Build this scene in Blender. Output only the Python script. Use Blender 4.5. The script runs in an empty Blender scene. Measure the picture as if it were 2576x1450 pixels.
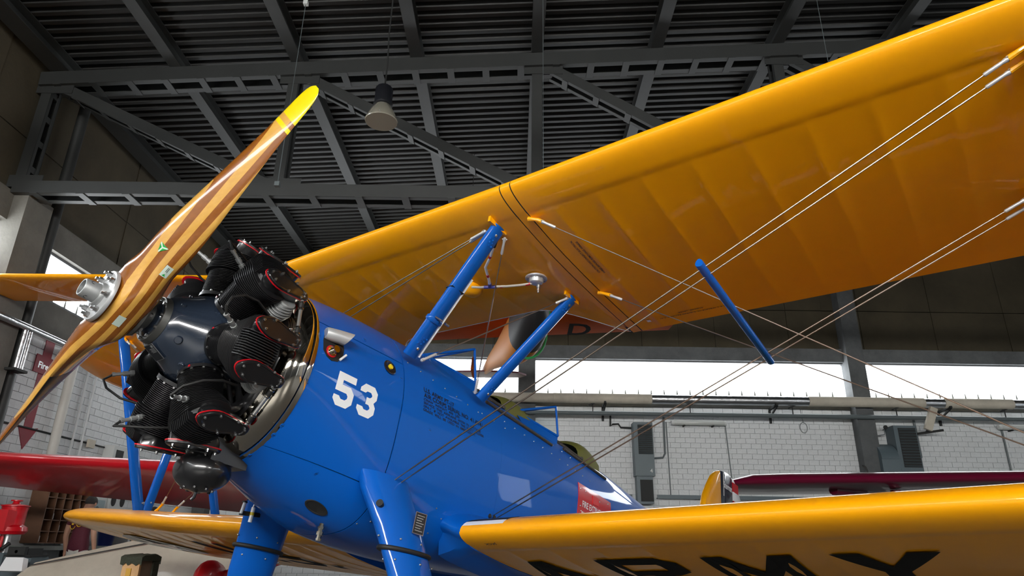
import bpy, math, random
from mathutils import Vector, Matrix
random.seed(7)
PI = math.pi
sc = bpy.context.scene
COL = sc.collection

# ------------------------------------------------------------ camera
cam_data = bpy.data.cameras.new('camera')
cam = bpy.data.objects.new('camera', cam_data); COL.objects.link(cam)
RIGHT = Vector((0.99989182, 0.00082536, 0.0146857))
UPV = Vector((-0.01342368, -0.35694962, 0.93402718))
FWD = Vector((-0.00601296, 0.93412327, 0.35689992))
m = Matrix((RIGHT, UPV, -FWD)).transposed().to_4x4()
m.translation = Vector((0, 0, .95))
cam.matrix_world = m
cam_data.sensor_width = 36.0
cam_data.lens = 1705.29 / 2576 * 36.0
cam_data.clip_start = .05; cam_data.clip_end = 300
sc.camera = cam

# ------------------------------------------------------------ world, daylight, exposure
vs = sc.view_settings
vs.view_transform = 'Standard'; vs.look = 'None'; vs.gamma = 1.0; vs.use_curve_mapping = False
vs.exposure = 0.0
world = bpy.data.worlds.new('World'); sc.world = world; world.use_nodes = True
wn = world.node_tree.nodes; wl = world.node_tree.links
bg = wn['Background']; bg.inputs[0].default_value = (.86, .93, 1, 1); bg.inputs[1].default_value = 3.0

def area_light(name, loc, rot, sx, sy, power, color=(1, 1, 1), spread=PI):
    d = bpy.data.lights.new(name, 'AREA'); d.shape = 'RECTANGLE'; d.size = sx; d.size_y = sy
    d.energy = power; d.color = color; d.spread = spread
    o = bpy.data.objects.new(name, d); COL.objects.link(o); o.location = loc; o.rotation_euler = rot
    return o
# ------------------------------------------------------------ mesh helpers
def V(*a): return Vector(a)
def frame(ax):
    ax = Vector(ax).normalized()
    t = Vector((0, 0, 1)) if abs(ax.z) < .9 else Vector((1, 0, 0))
    u = ax.cross(t).normalized(); return u, ax.cross(u).normalized(), ax
class MB:
    def __init__(s): s.v = []; s.f = []; s.m = []; s.mi = 0
    def add(s, vs_, fs):
        b = len(s.v); s.v += [tuple(p) for p in vs_]
        for f in fs: s.f.append(tuple(b+i for i in f)); s.m.append(s.mi)
        return s
    def box(s, c, size, R=None):
        x, y, z = [k/2 for k in size]; c = Vector(c)
        P = [Vector(p) for p in ((-x,-y,-z),(x,-y,-z),(x,y,-z),(-x,y,-z),(-x,-y,z),(x,-y,z),(x,y,z),(-x,y,z))]
        if R is not None: P = [R @ p for p in P]
        return s.add([c+p for p in P], [(3,2,1,0),(4,5,6,7),(0,1,5,4),(1,2,6,5),(2,3,7,6),(3,0,4,7)])
    def box2(s, a, b):
        return s.box([(a[i]+b[i])/2 for i in range(3)], [abs(b[i]-a[i]) for i in range(3)])
    def bar(s, p0, p1, w, h, up=(0,0,1)):
        p0 = Vector(p0); p1 = Vector(p1); a = (p1-p0).normalized()
        r = a.cross(Vector(up)); r = r.normalized() if r.length > 1e-6 else frame(a)[0]
        u = r.cross(a).normalized()
        P = [p+r*i*w/2+u*j*h/2 for p in (p0, p1) for i, j in ((-1,-1),(1,-1),(1,1),(-1,1))]
        return s.add(P, [(0,1,2,3),(7,6,5,4),(0,4,5,1),(1,5,6,2),(2,6,7,3),(3,7,4,0)])
    def tube(s, p0, p1, r0, r1=None, n=12, caps=True):
        r1 = r0 if r1 is None else r1
        return s.path([p0, p1], [r0, r1], n, caps)
    def path(s, pts, r, n=10, caps=True, closed=False):
        pts = [Vector(p) for p in pts]; k = len(pts)
        rs = r if isinstance(r, (list, tuple)) else [r]*k
        b = len(s.v); u = None
        for i, p in enumerate(pts):
            if closed: t = pts[(i+1) % k]-pts[i-1]
            else: t = pts[min(i+1, k-1)]-pts[max(i-1, 0)]
            t = t.normalized() if t.length > 1e-9 else Vector((0,0,1))
            if u is None: u = frame(t)[0]
            u = u-t*u.dot(t); u = u.normalized() if u.length > 1e-6 else frame(t)[0]
            w = t.cross(u)
            for j in range(n):
                a = 2*PI*j/n; q = p+(u*math.cos(a)+w*math.sin(a))*rs[i]; s.v.append(tuple(q))
        for i in range(k if closed else k-1):
            for j in range(n):
                a = b+i*n+j; c = b+i*n+(j+1) % n; d = b+((i+1) % k)*n
                s.f.append((a, c, d+(j+1) % n, d+j)); s.m.append(s.mi)
        if caps and not closed:
            s.f.append(tuple(b+j for j in range(n-1, -1, -1))); s.m.append(s.mi)
            s.f.append(tuple(b+(k-1)*n+j for j in range(n))); s.m.append(s.mi)
        return s
    def lathe(s, prof, o, ax, n=24, caps=True, a0=None):
        o = Vector(o); u, w, ax = frame(ax)
        b = len(s.v)
        for (d, r) in prof:
            for j in range(n):
                a = 2*PI*j/n; s.v.append(tuple(o+ax*d+(u*math.cos(a)+w*math.sin(a))*max(r, 1e-4)))
        for i in range(len(prof)-1):
            for j in range(n):
                s.f.append((b+i*n+j, b+i*n+(j+1) % n, b+(i+1)*n+(j+1) % n, b+(i+1)*n+j)); s.m.append(s.mi)
        if caps:
            s.f.append(tuple(b+j for j in range(n-1, -1, -1))); s.m.append(s.mi)
            s.f.append(tuple(b+(len(prof)-1)*n+j for j in range(n))); s.m.append(s.mi)
        return s
    def prism(s, poly, o, ex, ey, depth):
        o = Vector(o); ex = Vector(ex); ey = Vector(ey); en = ex.cross(ey).normalized()
        k = len(poly)
        A = [o+ex*p[0]+ey*p[1] for p in poly]; B = [p+en*depth for p in A]
        fs = [tuple(range(k-1, -1, -1)), tuple(range(k, 2*k))]+[(i, (i+1) % k, k+(i+1) % k, k+i) for i in range(k)]
        return s.add(A+B, fs)
    def loft(s, rings, caps=True, closed=True):
        n = len(rings[0]); b = len(s.v)
        for r in rings: s.v += [tuple(p) for p in r]
        for i in range(len(rings)-1):
            for j in range(n if closed else n-1):
                s.f.append((b+i*n+j, b+i*n+(j+1) % n, b+(i+1)*n+(j+1) % n, b+(i+1)*n+j)); s.m.append(s.mi)
        if caps and closed:
            s.f.append(tuple(b+j for j in range(n-1, -1, -1))); s.m.append(s.mi)
            s.f.append(tuple(b+(len(rings)-1)*n+j for j in range(n))); s.m.append(s.mi)
        return s
    def ball(s, c, r, n=12, k=8, sc3=(1,1,1)):
        c = Vector(c)
        rings = [[c+Vector((sc3[0]*r*math.sin(PI*i/k)*math.cos(2*PI*j/n), sc3[1]*r*math.sin(PI*i/k)*math.sin(2*PI*j/n), sc3[2]*r*math.cos(PI*i/k))) for j in range(n)] for i in range(1, k)]
        b = len(s.v); s.loft(rings, caps=True); return s
    def mesh(s, name, mats, smooth=None):
        me = bpy.data.meshes.new(name); me.from_pydata(s.v, [], s.f)
        for mt in (mats if isinstance(mats, (list, tuple)) else [mats]): me.materials.append(mt)
        if any(s.m): me.polygons.foreach_set('material_index', s.m)
        me.validate(); 
        if smooth is not None:
            me.shade_smooth(); me.set_sharp_from_angle(angle=math.radians(smooth))
        me.update(); return me
    def build(s, name, mats, parent=None, smooth=None, label=None, cat=None, group=None, kind=None, fix=True):
        me = s.mesh(name, mats, smooth)
        if fix:
            import bmesh
            bm = bmesh.new(); bm.from_mesh(me); bmesh.ops.recalc_face_normals(bm, faces=bm.faces); bm.to_mesh(me); bm.free()
        return link(name, me, parent, label, cat, group, kind)
def tag(o, label=None, cat=None, group=None, kind=None):
    if label: o['label'] = label
    if cat: o['category'] = cat
    if group: o['group'] = group
    if kind: o['kind'] = kind
    return o
def link(name, me, parent=None, label=None, cat=None, group=None, kind=None):
    o = bpy.data.objects.new(name, me); COL.objects.link(o)
    if parent is not None: o.parent = parent
    return tag(o, label, cat, group, kind)
def empty(name, loc=(0,0,0), label=None, cat=None, group=None, kind=None, rz=0):
    o = bpy.data.objects.new(name, None); COL.objects.link(o); o.location = loc; o.rotation_euler.z = rz
    o.empty_display_size = .1
    return tag(o, label, cat, group, kind)
def text2d(body, size, shear=0, align='LEFT', spacing=1.0):
    cu = bpy.data.curves.new('t', 'FONT'); cu.body = body; cu.size = size; cu.align_x = align; cu.shear = shear; cu.space_character = spacing
    cu.resolution_u = 3; cu.offset = .02*size
    ob = bpy.data.objects.new('t', cu); COL.objects.link(ob)
    dg = bpy.context.evaluated_depsgraph_get(); me = ob.evaluated_get(dg).to_mesh()
    vs_ = [(v.co.x, v.co.y) for v in me.vertices]; fs = [tuple(p.vertices) for p in me.polygons]
    ob.evaluated_get(dg).to_mesh_clear()
    bpy.data.objects.remove(ob); bpy.data.curves.remove(cu)
    return vs_, fs
def lerp(a, b, t): return a+(b-a)*t
def interp(x, tab):
    # tab: list of (x, v1, v2...) smooth (catmull-like hermite) interpolation
    n = len(tab)
    if x <= tab[0][0]: return tab[0][1:]
    if x >= tab[-1][0]: return tab[-1][1:]
    for i in range(n-1):
        if tab[i][0] <= x <= tab[i+1][0]: break
    x0, x1 = tab[i][0], tab[i+1][0]; t = (x-x0)/(x1-x0); out = []
    for k in range(1, len(tab[0])):
        def sl(j):
            if j <= 0 or j >= n-1: return None
            return (tab[j+1][k]-tab[j-1][k])/(tab[j+1][0]-tab[j-1][0])
        d = (tab[i+1][k]-tab[i][k])/(x1-x0); a = sl(i); b = sl(i+1)
        a = d if a is None else a; b = d if b is None else b
        h = x1-x0
        out.append((2*t**3-3*t*t+1)*tab[i][k]+(t**3-2*t*t+t)*h*a+(-2*t**3+3*t*t)*tab[i+1][k]+(t**3-t*t)*h*b)
    return out

# ------------------------------------------------------------ materials
MATS = {}
def mat(name, color, rough=.5, metal=0., coat=0., noise=0., nscale=6., bump=0., bscale=60., spec=.5, coat_rough=.05, trans=0., alpha=1., emit=None, estr=1.):
    if name in MATS: return MATS[name]
    mt = bpy.data.materials.new(name); mt.use_nodes = True; nt = mt.node_tree; b = nt.nodes['Principled BSDF']
    b.inputs['Base Color'].default_value = (*color, 1); b.inputs['Roughness'].default_value = rough; b.inputs['Metallic'].default_value = metal
    b.inputs['Coat Weight'].default_value = coat; b.inputs['Coat Roughness'].default_value = coat_rough; b.inputs['Specular IOR Level'].default_value = spec
    b.inputs['Transmission Weight'].default_value = trans; b.inputs['Alpha'].default_value = alpha
    if emit: b.inputs['Emission Color'].default_value = (*emit, 1); b.inputs['Emission Strength'].default_value = estr
    tc = None
    if noise or bump: tc = nt.nodes.new('ShaderNodeTexCoord')
    if noise:
        n1 = nt.nodes.new('ShaderNodeTexNoise'); n1.inputs['Scale'].default_value = nscale; n1.inputs['Detail'].default_value = 6; n1.inputs['Roughness'].default_value = .65
        nt.links.new(tc.outputs['Object'], n1.inputs['Vector'])
        mx = nt.nodes.new('ShaderNodeMix'); mx.data_type = 'RGBA'
        mx.inputs[6].default_value = (*[c*(1-noise) for c in color], 1); mx.inputs[7].default_value = (*[min(1, c*(1+noise)) for c in color], 1)
        mr = nt.nodes.new('ShaderNodeMapRange'); mr.inputs['From Min'].default_value = .3; mr.inputs['From Max'].default_value = .7
        nt.links.new(n1.outputs['Fac'], mr.inputs['Value']); nt.links.new(mr.outputs[0], mx.inputs[0]); nt.links.new(mx.outputs[2], b.inputs['Base Color'])
    if bump:
        n2 = nt.nodes.new('ShaderNodeTexNoise'); n2.inputs['Scale'].default_value = bscale; n2.inputs['Detail'].default_value = 4
        nt.links.new(tc.outputs['Object'], n2.inputs['Vector'])
        bp = nt.nodes.new('ShaderNodeBump'); bp.inputs['Strength'].default_value = bump; bp.inputs['Distance'].default_value = .02
        nt.links.new(n2.outputs['Fac'], bp.inputs['Height']); nt.links.new(bp.outputs[0], b.inputs['Normal'])
    MATS[name] = mt; return mt
M_yellow = mat('yellow_dope', (.95, .40, .0), .5, coat=.5, noise=.04, nscale=2.2, bump=.02, bscale=220, coat_rough=.05, spec=.2)
M_blue = mat('blue_enamel', (.0, .095, .46), .5, coat=.5, coat_rough=.03, spec=.15)
M_blue_dark = mat('seam_dark', (.006, .01, .02), .6)
M_black = mat('black_enamel', (.008, .008, .009), .28, coat=.6, coat_rough=.08)
M_fin = mat('black_fin', (.006, .006, .007), .4, coat=.25)
M_rubber = mat('black_rubber', (.012, .012, .012), .6)
M_crank = mat('grey_blue_enamel', (.016, .024, .040), .2, coat=.9, coat_rough=.04)
M_chrome = mat('polished_metal', (.58, .53, .45), .07, metal=1.)
M_steel = mat('steel', (.55, .55, .55), .3, metal=1.)
M_alu = mat('cast_aluminium', (.42, .43, .43), .5, metal=.7, noise=.12, nscale=30)
M_silver = mat('silver_paint', (.62, .63, .64), .35, metal=.5)
M_red = mat('red_paint', (.55, .004, .012), .3, coat=.6)
M_white = mat('white_paint', (.82, .84, .86), .35, coat=.3)
M_print = mat('black_print', (.008, .009, .012), .4)
M_letter = mat('wing_lettering', (.010, .010, .009), .7, spec=.15)
# ============================================================ the hangar
XL, YF, XR, YB = -7.6, 17.1, 17.2, -9.5
def roof_z(x): return 8.14+.062*(x-XL)
M_conc = mat('concrete', (.13, .125, .11), .85, noise=.25, nscale=1.6, bump=.25, bscale=25)
M_conc_beam = mat('concrete_beam', (.09, .095, .098), .85, noise=.25, nscale=2.5, bump=.2, bscale=30)
M_panel = mat('concrete_panel', (.058, .047, .027), .9, noise=.22, nscale=1.2, bump=.2, bscale=20)
M_brick = mat('painted_brick', (.62, .64, .65), .6, noise=.06, nscale=2.0, bump=.15, bscale=30)
M_mortar = mat('painted_mortar', (.53, .545, .55), .8, noise=.1, nscale=4)
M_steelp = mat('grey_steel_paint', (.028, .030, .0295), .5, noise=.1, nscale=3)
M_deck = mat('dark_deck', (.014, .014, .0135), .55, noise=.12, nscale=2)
M_floor = mat('sealed_floor', (.12, .12, .115), .35, noise=.12, nscale=.8)
M_pane = mat('lit_channel_glass', (.9, .95, 1), .3, emit=(.93, .97, 1.0), estr=9.0)
M_pane_rear = mat('bright_rear_glass', (.9, .95, 1), .3, emit=(1., .98, .94), estr=54.0)  # unseen rear glazing, glow raised to light the front of the aircraft
M_back = mat('joint_backing', (.02, .017, .011), .9)  # dark brown backing that shows through the wall panel joints
M_frame = mat('window_frame', (.10, .105, .11), .5)
M_foil = mat('duct_foil', (.62, .63, .65), .3, metal=1., bump=.35, bscale=18)
M_lag = mat('duct_lagging', (.50, .46, .38), .8, noise=.15, nscale=3)
M_pipe = mat('grey_pipe', (.10, .12, .125), .45)

MB().box2((XL-.4, YB-.4, -.3), (XR+.4, YF+.4, 0)).build('floor', M_floor, kind='structure')
# roof: trapezoidal sheet, ribs along X
def roof():
    b = MB(); p = .18; y = YB-.3; rows = []
    while y < YF+.35:
        for dy, dz in ((0, 0), (.07, 0), (.095, .07), (.155, .07)): rows.append((y+dy, dz))
        y += p
    for (y, dz) in rows:
        b.v += [(XL-.35, y, roof_z(XL-.35)+dz), (XR+.35, y, roof_z(XR+.35)+dz)]
    for i in range(len(rows)-1): b.f.append((2*i, 2*i+1, 2*i+3, 2*i+2)); b.m.append(0)
    top = len(b.v)
    b.add([(XL-.35, YB-.3, roof_z(XL-.35)+.25), (XR+.35, YB-.3, roof_z(XR+.35)+.25), (XR+.35, YF+.35, roof_z(XR+.35)+.25), (XL-.35, YF+.35, roof_z(XL-.35)+.25)], [(0,1,2,3)])
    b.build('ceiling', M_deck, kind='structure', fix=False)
roof()
def ibeam(name, p0, p1, h, w, t, mt, parent, up=(0,0,1)):
    b = MB(); u = Vector(up)
    p0 = Vector(p0); p1 = Vector(p1)
    b.bar(p0-u*(h/2-t/2), p1-u*(h/2-t/2), w, t, up); b.bar(p0+u*(h/2-t/2), p1+u*(h/2-t/2), w, t, up); b.bar(p0, p1, t, h-2*t, up)
    return b.build(name, mt, parent)
ceil = bpy.data.objects['ceiling']
purl = [-7.3, -5.48, -3.55, -1.65, .29, 2.22, 4.18, 6.12, 8.05, 10.0, 11.9, 13.9, 15.9]
for x in purl:
    z = roof_z(x)-.12-.005
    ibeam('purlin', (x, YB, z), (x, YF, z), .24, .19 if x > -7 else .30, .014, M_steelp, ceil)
# lattice trusses: every member is a pair of channels with batten plates
def channel_pair(b, p0, p1, h, gap, t, flange, side=Vector((0,1,0))):
    p0 = Vector(p0); p1 = Vector(p1); a = (p1-p0).normalized(); up = side.cross(a)
    if up.z < 0: up = -up
    for s in (-1, 1):
        o = side*s*gap/2
        b.bar(p0+o, p1+o, t, h, up)
        for k in (-1, 1):
            c = o+side*s*-flange/2+up*k*(h/2-t/2)
            b.bar(p0+c, p1+c, flange, t, up)
    return up
def truss(y, label):
    r = empty('roof_truss', (-7.3, y, 0), kind='structure'); r['label'] = label
    def B(mb, nm): 
        o = mb.build(nm, M_steelp, r); o.location = (7.3, -y, 0); return o
    def battens(p0, p1, h, gap, n, nm, wid=.11):
        p0 = Vector(p0); p1 = Vector(p1); a = (p1-p0).normalized(); up = Vector((0,1,0)).cross(a)
        if up.z < 0: up = -up
        for i in range(n):
            t = (i+.5)/n; c = p0.lerp(p1, t)-up*(h/2+.006)
            B(MB().bar(c-a*wid/2, c+a*wid/2, gap+.02, .012, up), nm)
    xs = [-7.45+3.87*i for i in range(7)]
    zt = lambda x: roof_z(x)-.24-.13
    zb = 5.83
    b = MB(); p0 = (XL+.02, y, zt(XL)); p1 = (XR, y, zt(XR)); channel_pair(b, p0, p1, .24, .34, .012, .09); B(b, 'top_chord'); battens(p0, p1, .24, .34, 44, 'batten_plate')
    b = MB(); p0 = (XL+.12, y, zb); p1 = (XR, y, zb); channel_pair(b, p0, p1, .20, .34, .012, .09); B(b, 'bottom_chord'); battens(p0, p1, .20, .34, 36, 'batten_plate')
    for i, x in enumerate(xs):
        b = MB(); p0 = (x, y, zb+.1); p1 = (x, y, zt(x)-.12); channel_pair(b, p0, p1, .16, .22, .010, .06); B(b, 'post')
        if i == 0: 
            for k in range(4): B(MB().box((x, y, 6.2+.45*k), (.14, .22, .10)), 'batten_plate')
        B(MB().box((x+.10, y-.12, zt(x)-.15), (.62, .012, .2)), 'gusset_plate'); B(MB().box((x, y-.12, zb+.12), (.7, .012, .2)), 'gusset_plate')
        if i < len(xs)-1:
            p0 = (x+.25, y, zt(x)-.14); p1 = (xs[i+1]-.2, y, zb+.14)
            b = MB(); channel_pair(b, p0, p1, .17, .22, .010, .06); B(b, 'diagonal'); battens(p0, p1, .17, .2, 7, 'batten_plate', .10)
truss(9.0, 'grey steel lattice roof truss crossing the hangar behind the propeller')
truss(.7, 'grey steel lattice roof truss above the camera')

# ---- far wall (parallel to the picture)
def wall_far():
    w = MB().box2((XL-.3, YF, 0), (XR+.3, YF+.3, 4.32)).build('wall_far', M_mortar, kind='structure')
    MB().box2((XL, YF-.06, 4.30), (XR, YF+.3, 4.56)).build('sill_beam', M_conc, w)
    MB().box2((XL, YF-.10, 5.52), (XR, YF+.3, 5.87)).build('lintel_beam', M_conc_beam, w)
    MB().box2((XL, YF+.14, 5.87), (XR, YF+.34, 9.9)).build('backing', M_back, w)
    cols = [XL+.1, .29, 8.66, 16.9]
    for cx in cols: MB().box2((cx-.20, YF-.32, 0), (cx+.23, YF+.05, roof_z(cx)-.25)).build('column', M_conc_beam, w)
    # concrete panels above the glass
    x = XL+.3; k = 0
    while x < XR-.4:
        z0 = 5.875
        for (za, zb) in ((5.875, 6.94), (6.96, roof_z(x)-.02)):
            MB().box2((x+.004, YF+(.0 if k % 2 else .012), za), (x+.961, YF+.14, zb)).build('wall_panel', M_panel, w)
        x += .965; k += 1
    return w
wf = wall_far()
def bricks(w, axis, c0, c1, z0, z1, face, nmax, score, nrm):
    L, Hh, g = .25, .125, .007
    me = None; items = []; row = 0; z = z0
    while z < z1-.06:
        a = c0+(0 if row % 2 else -L/2)
        while a < c1-.05:
            items.append((max(a, c0)+L/2 if a >= c0 else a+L/2+0, z+Hh/2)); a += L
        z += Hh; row += 1
    items = [i for i in items if c0 <= i[0]-L/2+.13]
    items.sort(key=score)
    sz = (L-g, .03, Hh-g) if axis == 0 else (.03, L-g, Hh-g)
    bm = MB().box((0,0,0), sz); me = bm.mesh('brick', M_brick)
    rest = MB()
    rnd = random.Random(3)
    for i, (a, z) in enumerate(items):
        off = face+nrm*rnd.uniform(-.002, .0045)
        p = (a, off, z) if axis == 0 else (off, a, z)
        if i < nmax:
            o = link('brick', me, w); o.location = p
        else: rest.box(p, sz)
    rest.build('brickwork', M_brick, w, kind='stuff', fix=False)
bricks(wf, 0, XL+.1, XR-.1, .05, 4.28, YF-.008, 300, lambda i: abs(i[0]-5.6)/6+abs(i[1]-3.3)/1.0, -1)

def window_band(name, axis, c0, c1, fixed, nrm, z0, z1, pitch=.331, pmat=None):
    # U-profile channel glass: separate panes with their flange ribs, top and bottom rails
    mid = (c0+c1)/2
    w = empty(name, (mid, fixed, z0) if axis == 0 else (fixed, mid, z0), kind='structure')
    ox, oy = (-mid, -fixed) if axis == 0 else (-fixed, -mid)
    def P(b, nm, mt):
        o = b.build(nm, mt, w); o.location = (ox, oy, -z0); return o
    def bx(a0, a1, d0, d1, za, zb):
        b = MB()
        return b.box2((a0, fixed+d0, za), (a1, fixed+d1, zb)) if axis == 0 else b.box2((fixed+d0, a0, za), (fixed+d1, a1, zb))
    n = max(1, round((c1-c0)/pitch)); s = (c1-c0)/n
    P(bx(c0, c1, -.02*nrm*-1, .05*nrm*-1, z0-.02, z0+.03), 'window_rail', M_frame)
    P(bx(c0, c1, -.02*nrm*-1, .05*nrm*-1, z1-.03, z1+.02), 'window_rail', M_frame)
    for i in range(n):
        a = c0+i*s
        P(bx(a+.004, a+s-.004, .07*-nrm, .078*-nrm, z0+.02, z1-.02), 'pane', pmat or M_pane)
        q = .03*-nrm
        tri = [(a-.028, z0+.02), (a+.028, z0+.02), (a+.006, z0+.20), (a-.006, z0+.20)]
        b = MB(); v0 = [((p[0], fixed+q, p[1]) if axis == 0 else (fixed+q, p[0], p[1])) for p in tri]; v1 = [((p[0], fixed+.062*-nrm, p[1]) if axis == 0 else (fixed+.062*-nrm, p[0], p[1])) for p in tri]
        b.add(v0+v1, [(0,1,2,3),(7,6,5,4),(0,4,5,1),(1,5,6,2),(2,6,7,3),(3,7,4,0)]); P(b, 'pane_flange', M_glassrib)
M_glassrib = mat('glass_rib', (.20, .21, .19), .4)
n = 1
for (a, b) in ((XL+.33, .09), (.52, 8.44), (8.89, 16.68)):
    window_band('window_%d' % n, 0, a, b, YF, -1, 4.57, 5.51); n += 1
# ---- left wall
def wall_left():
    w = MB().box2((XL-.3, YB, 0), (XL, YF, 4.0)).build('wall_left', M_mortar, kind='structure')
    MB().box2((XL-.3, YB, 3.98), (XL+.04, YF, 4.55)).build('sill_beam', M_conc, w)
    MB().box2((XL-.3, YB, 5.33), (XL+.12, YF, 5.78)).build('lintel_beam', M_conc, w)
    MB().box2((XL-.34, YB, 5.78), (XL-.15, YF, 8.6)).build('backing', M_back, w)
    for cy in (.9, 9.25): MB().box2((XL-.1, cy-.33, 0), (XL+.34, cy+.22, 5.80)).build('column', M_conc, w)
    y = YB+.3; k = 0
    while y < YF-.3:
        for (za, zb) in ((5.79, 6.745), (6.765, 8.2)):
            MB().box2((XL-.15, y+.005, za), (XL+(0 if k % 2 else -.012), y+1.235, zb)).build('wall_panel', M_panel, w)
        y += 1.24; k += 1
    return w
wlft = wall_left()
bricks(wlft, 1, YB+.1, YF-.1, .05, 3.97, XL+.008, 300, lambda i: abs(i[0]-11.4)/2.2+abs(i[1]-2.9)/1.0, 1)
for (a, b) in ((YB+.2, .5), (1.15, 8.9), (9.5, YF-.35)):
    window_band('window_%d' % n, 1, a, b, XL, 1, 4.56, 5.32); n += 1
# ---- right and rear walls, outside the picture
def wall_plain(nm, a, b, a2, b2, axis):
    w = MB().box2(a, b).build(nm, M_brick, kind='structure'); MB().box2(a2, b2).build('wall_panel', M_panel, w); return w
wrt = wall_plain('wall_right', (XR, YB, 0), (XR+.3, 9.88, 4.5), (XR, YB, 5.5), (XR+.3, YF, 10), 1)
MB().box2((XR, 11.72, 0), (XR+.3, YF, 4.5)).build('wall_pier', M_brick, wrt); MB().box2((XR, 9.88, 0), (XR+.3, 11.72, 1.28)).build('wall_pier', M_brick, wrt); MB().box2((XR, 9.88, 3.12), (XR+.3, 11.72, 4.5)).build('wall_pier', M_brick, wrt)
window_band('window_%d' % n, 1, YB+.2, 4.4, XR, -1, 4.55, 5.5); n += 1
window_band('window_%d' % n, 1, 9.9, 11.7, XR, -1, 1.3, 3.1, .331, mat('added_low_glass', (.8, .9, .95), .3, emit=(.8, .92, 1.), estr=2.5)); n += 1  # added low window, placed and dimmed for its reflection on the fuselage
MB().box2((XR, 4.4, 4.5), (XR+.3, YF, 5.5)).build('wall_pier', M_brick, bpy.data.objects['wall_right'])
wr = MB().box2((XL-.3, YB-.3, 5.55), (XR+.3, YB, 10)).build('wall_rear', M_panel, kind='structure')
M_door = mat('door_sheet', (.10, .11, .12), .5)
for k in range(8):
    MB().box2((XL+.1+3.05*k, YB-.2+.06*(k % 2), .02), (XL+3.1+3.05*k, YB-.1+.06*(k % 2), 4.32)).build('door_leaf', M_door, wr)
for (a, b) in ((XL+.3, 3.4), (7.2, 10.4)):
    window_band('window_%d' % n, 0, a, b, YB, 1, 4.35, 5.53, .9, M_pane_rear); n += 1
for (a, b) in ((3.4, 7.2), (10.4, XR)): MB().box2((a, YB-.3, 4.33), (b, YB, 5.55)).build('wall_pier', M_brick, wr)
# ============================================================ the biplane (own frame: X aft, Y starboard, Z up, hub at the origin)
AM = Matrix(((0.58284854, -0.80564172, 0.10596701), (0.79264795, 0.59240309, 0.1441104), (-0.17887653, 0, 0.98387153)))
AT = Vector((-1.72848471, 2.62071929, 1.9022876))
AB = Vector((1.7923, 0, -1.6076))
def a2w(p): return AM @ Vector(p)+AT
plane = empty('biplane', label='blue and yellow biplane numbered 53 with a wooden propeller and black radial engine', cat='biplane')
pm = AM.to_4x4(); pm.translation = a2w(AB); plane.matrix_world = pm
def AP(b, name, mats, parent=None, smooth=35, label=None, kind=None, fix=True):
    o = b.build(name, mats, parent or plane, smooth, label=label, kind=kind, fix=fix)
    if parent is None: o.location = -AB
    return o
def APm(name, me, parent=None, loc=None):
    o = link(name, me, parent or plane)
    o.location = (Vector(loc) if loc else Vector((0,0,0)))-(AB if parent is None else Vector((0,0,0)))
    return o
def naca(c, mm=.02, p=.25, t=.13):
    c = min(max(c, 0), 1)
    yt = 5*t*(.2969*math.sqrt(c)-.126*c-.3516*c*c+.2843*c**3-.1036*c**4)
    yc = mm/p**2*(2*p*c-c*c) if c < p else mm/(1-p)**2*((1-2*p)+2*p*c-c*c)
    return yc+yt, yc-yt
CH = 1.524
UW = dict(x=1.189, z=1.022, d=.0163, i=.095, yk=1.038)
LW = dict(x=1.858, z=-.575, d=.0423, i=.066, yk=0.)
def wing_le(Wg, y):
    return Wg['x'], Wg['z']+max(0, abs(y)-Wg['yk'])*math.tan(Wg['d'])
def wing_pt(Wg, y, c, side=-1, off=0.):
    # point on the wing skin; side -1 lower, +1 upper
    x0, z0 = wing_le(Wg, y); u, l = naca(c)
    h = (u if side > 0 else l)*CH
    h += side*off
    ci, si = math.cos(Wg['i']), math.sin(Wg['i'])
    return Vector((x0+c*CH*ci+h*si, y, z0-c*CH*si+h*ci))
CS = sorted(set([0, .0015, .005, .011, .02, .033, .05, .072, .095, .117, .121, .135, .16, .2, .25, .31, .37, .44, .51, .58, .65, .72, .79, .85, .9, .94, .97, .99, 1.0]))
def wing_ring(Wg, y, lef=0., tef=1., sag=0., cut=1.):
    up_, lo_ = [], []
    x0, z0 = wing_le(Wg, y); ci, si = math.cos(Wg['i']), math.sin(Wg['i'])
    for c in CS:
        u, l = naca(c)
        cc = lef+(tef-lef)*c
        if cut < 1 and c > .5: cc = .5+(c-.5)*(cut-.5)/.5
        k = (tef-lef)*CH
        s = 0.
        if c > .118: s = sag*min(1, (1-c)/.06)*min(1, .25+(c-.118)/.15)+(.0010 if c < .985 else 0)
        for (lst, h, sg) in ((up_, u*k, 1), (lo_, l*k, -1)):
            h = h-sg*s
            lst.append(Vector((x0+cc*CH*ci+h*si, y, z0-cc*CH*si+h*ci)))
    return up_[::-1]+lo_[1:]
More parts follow.
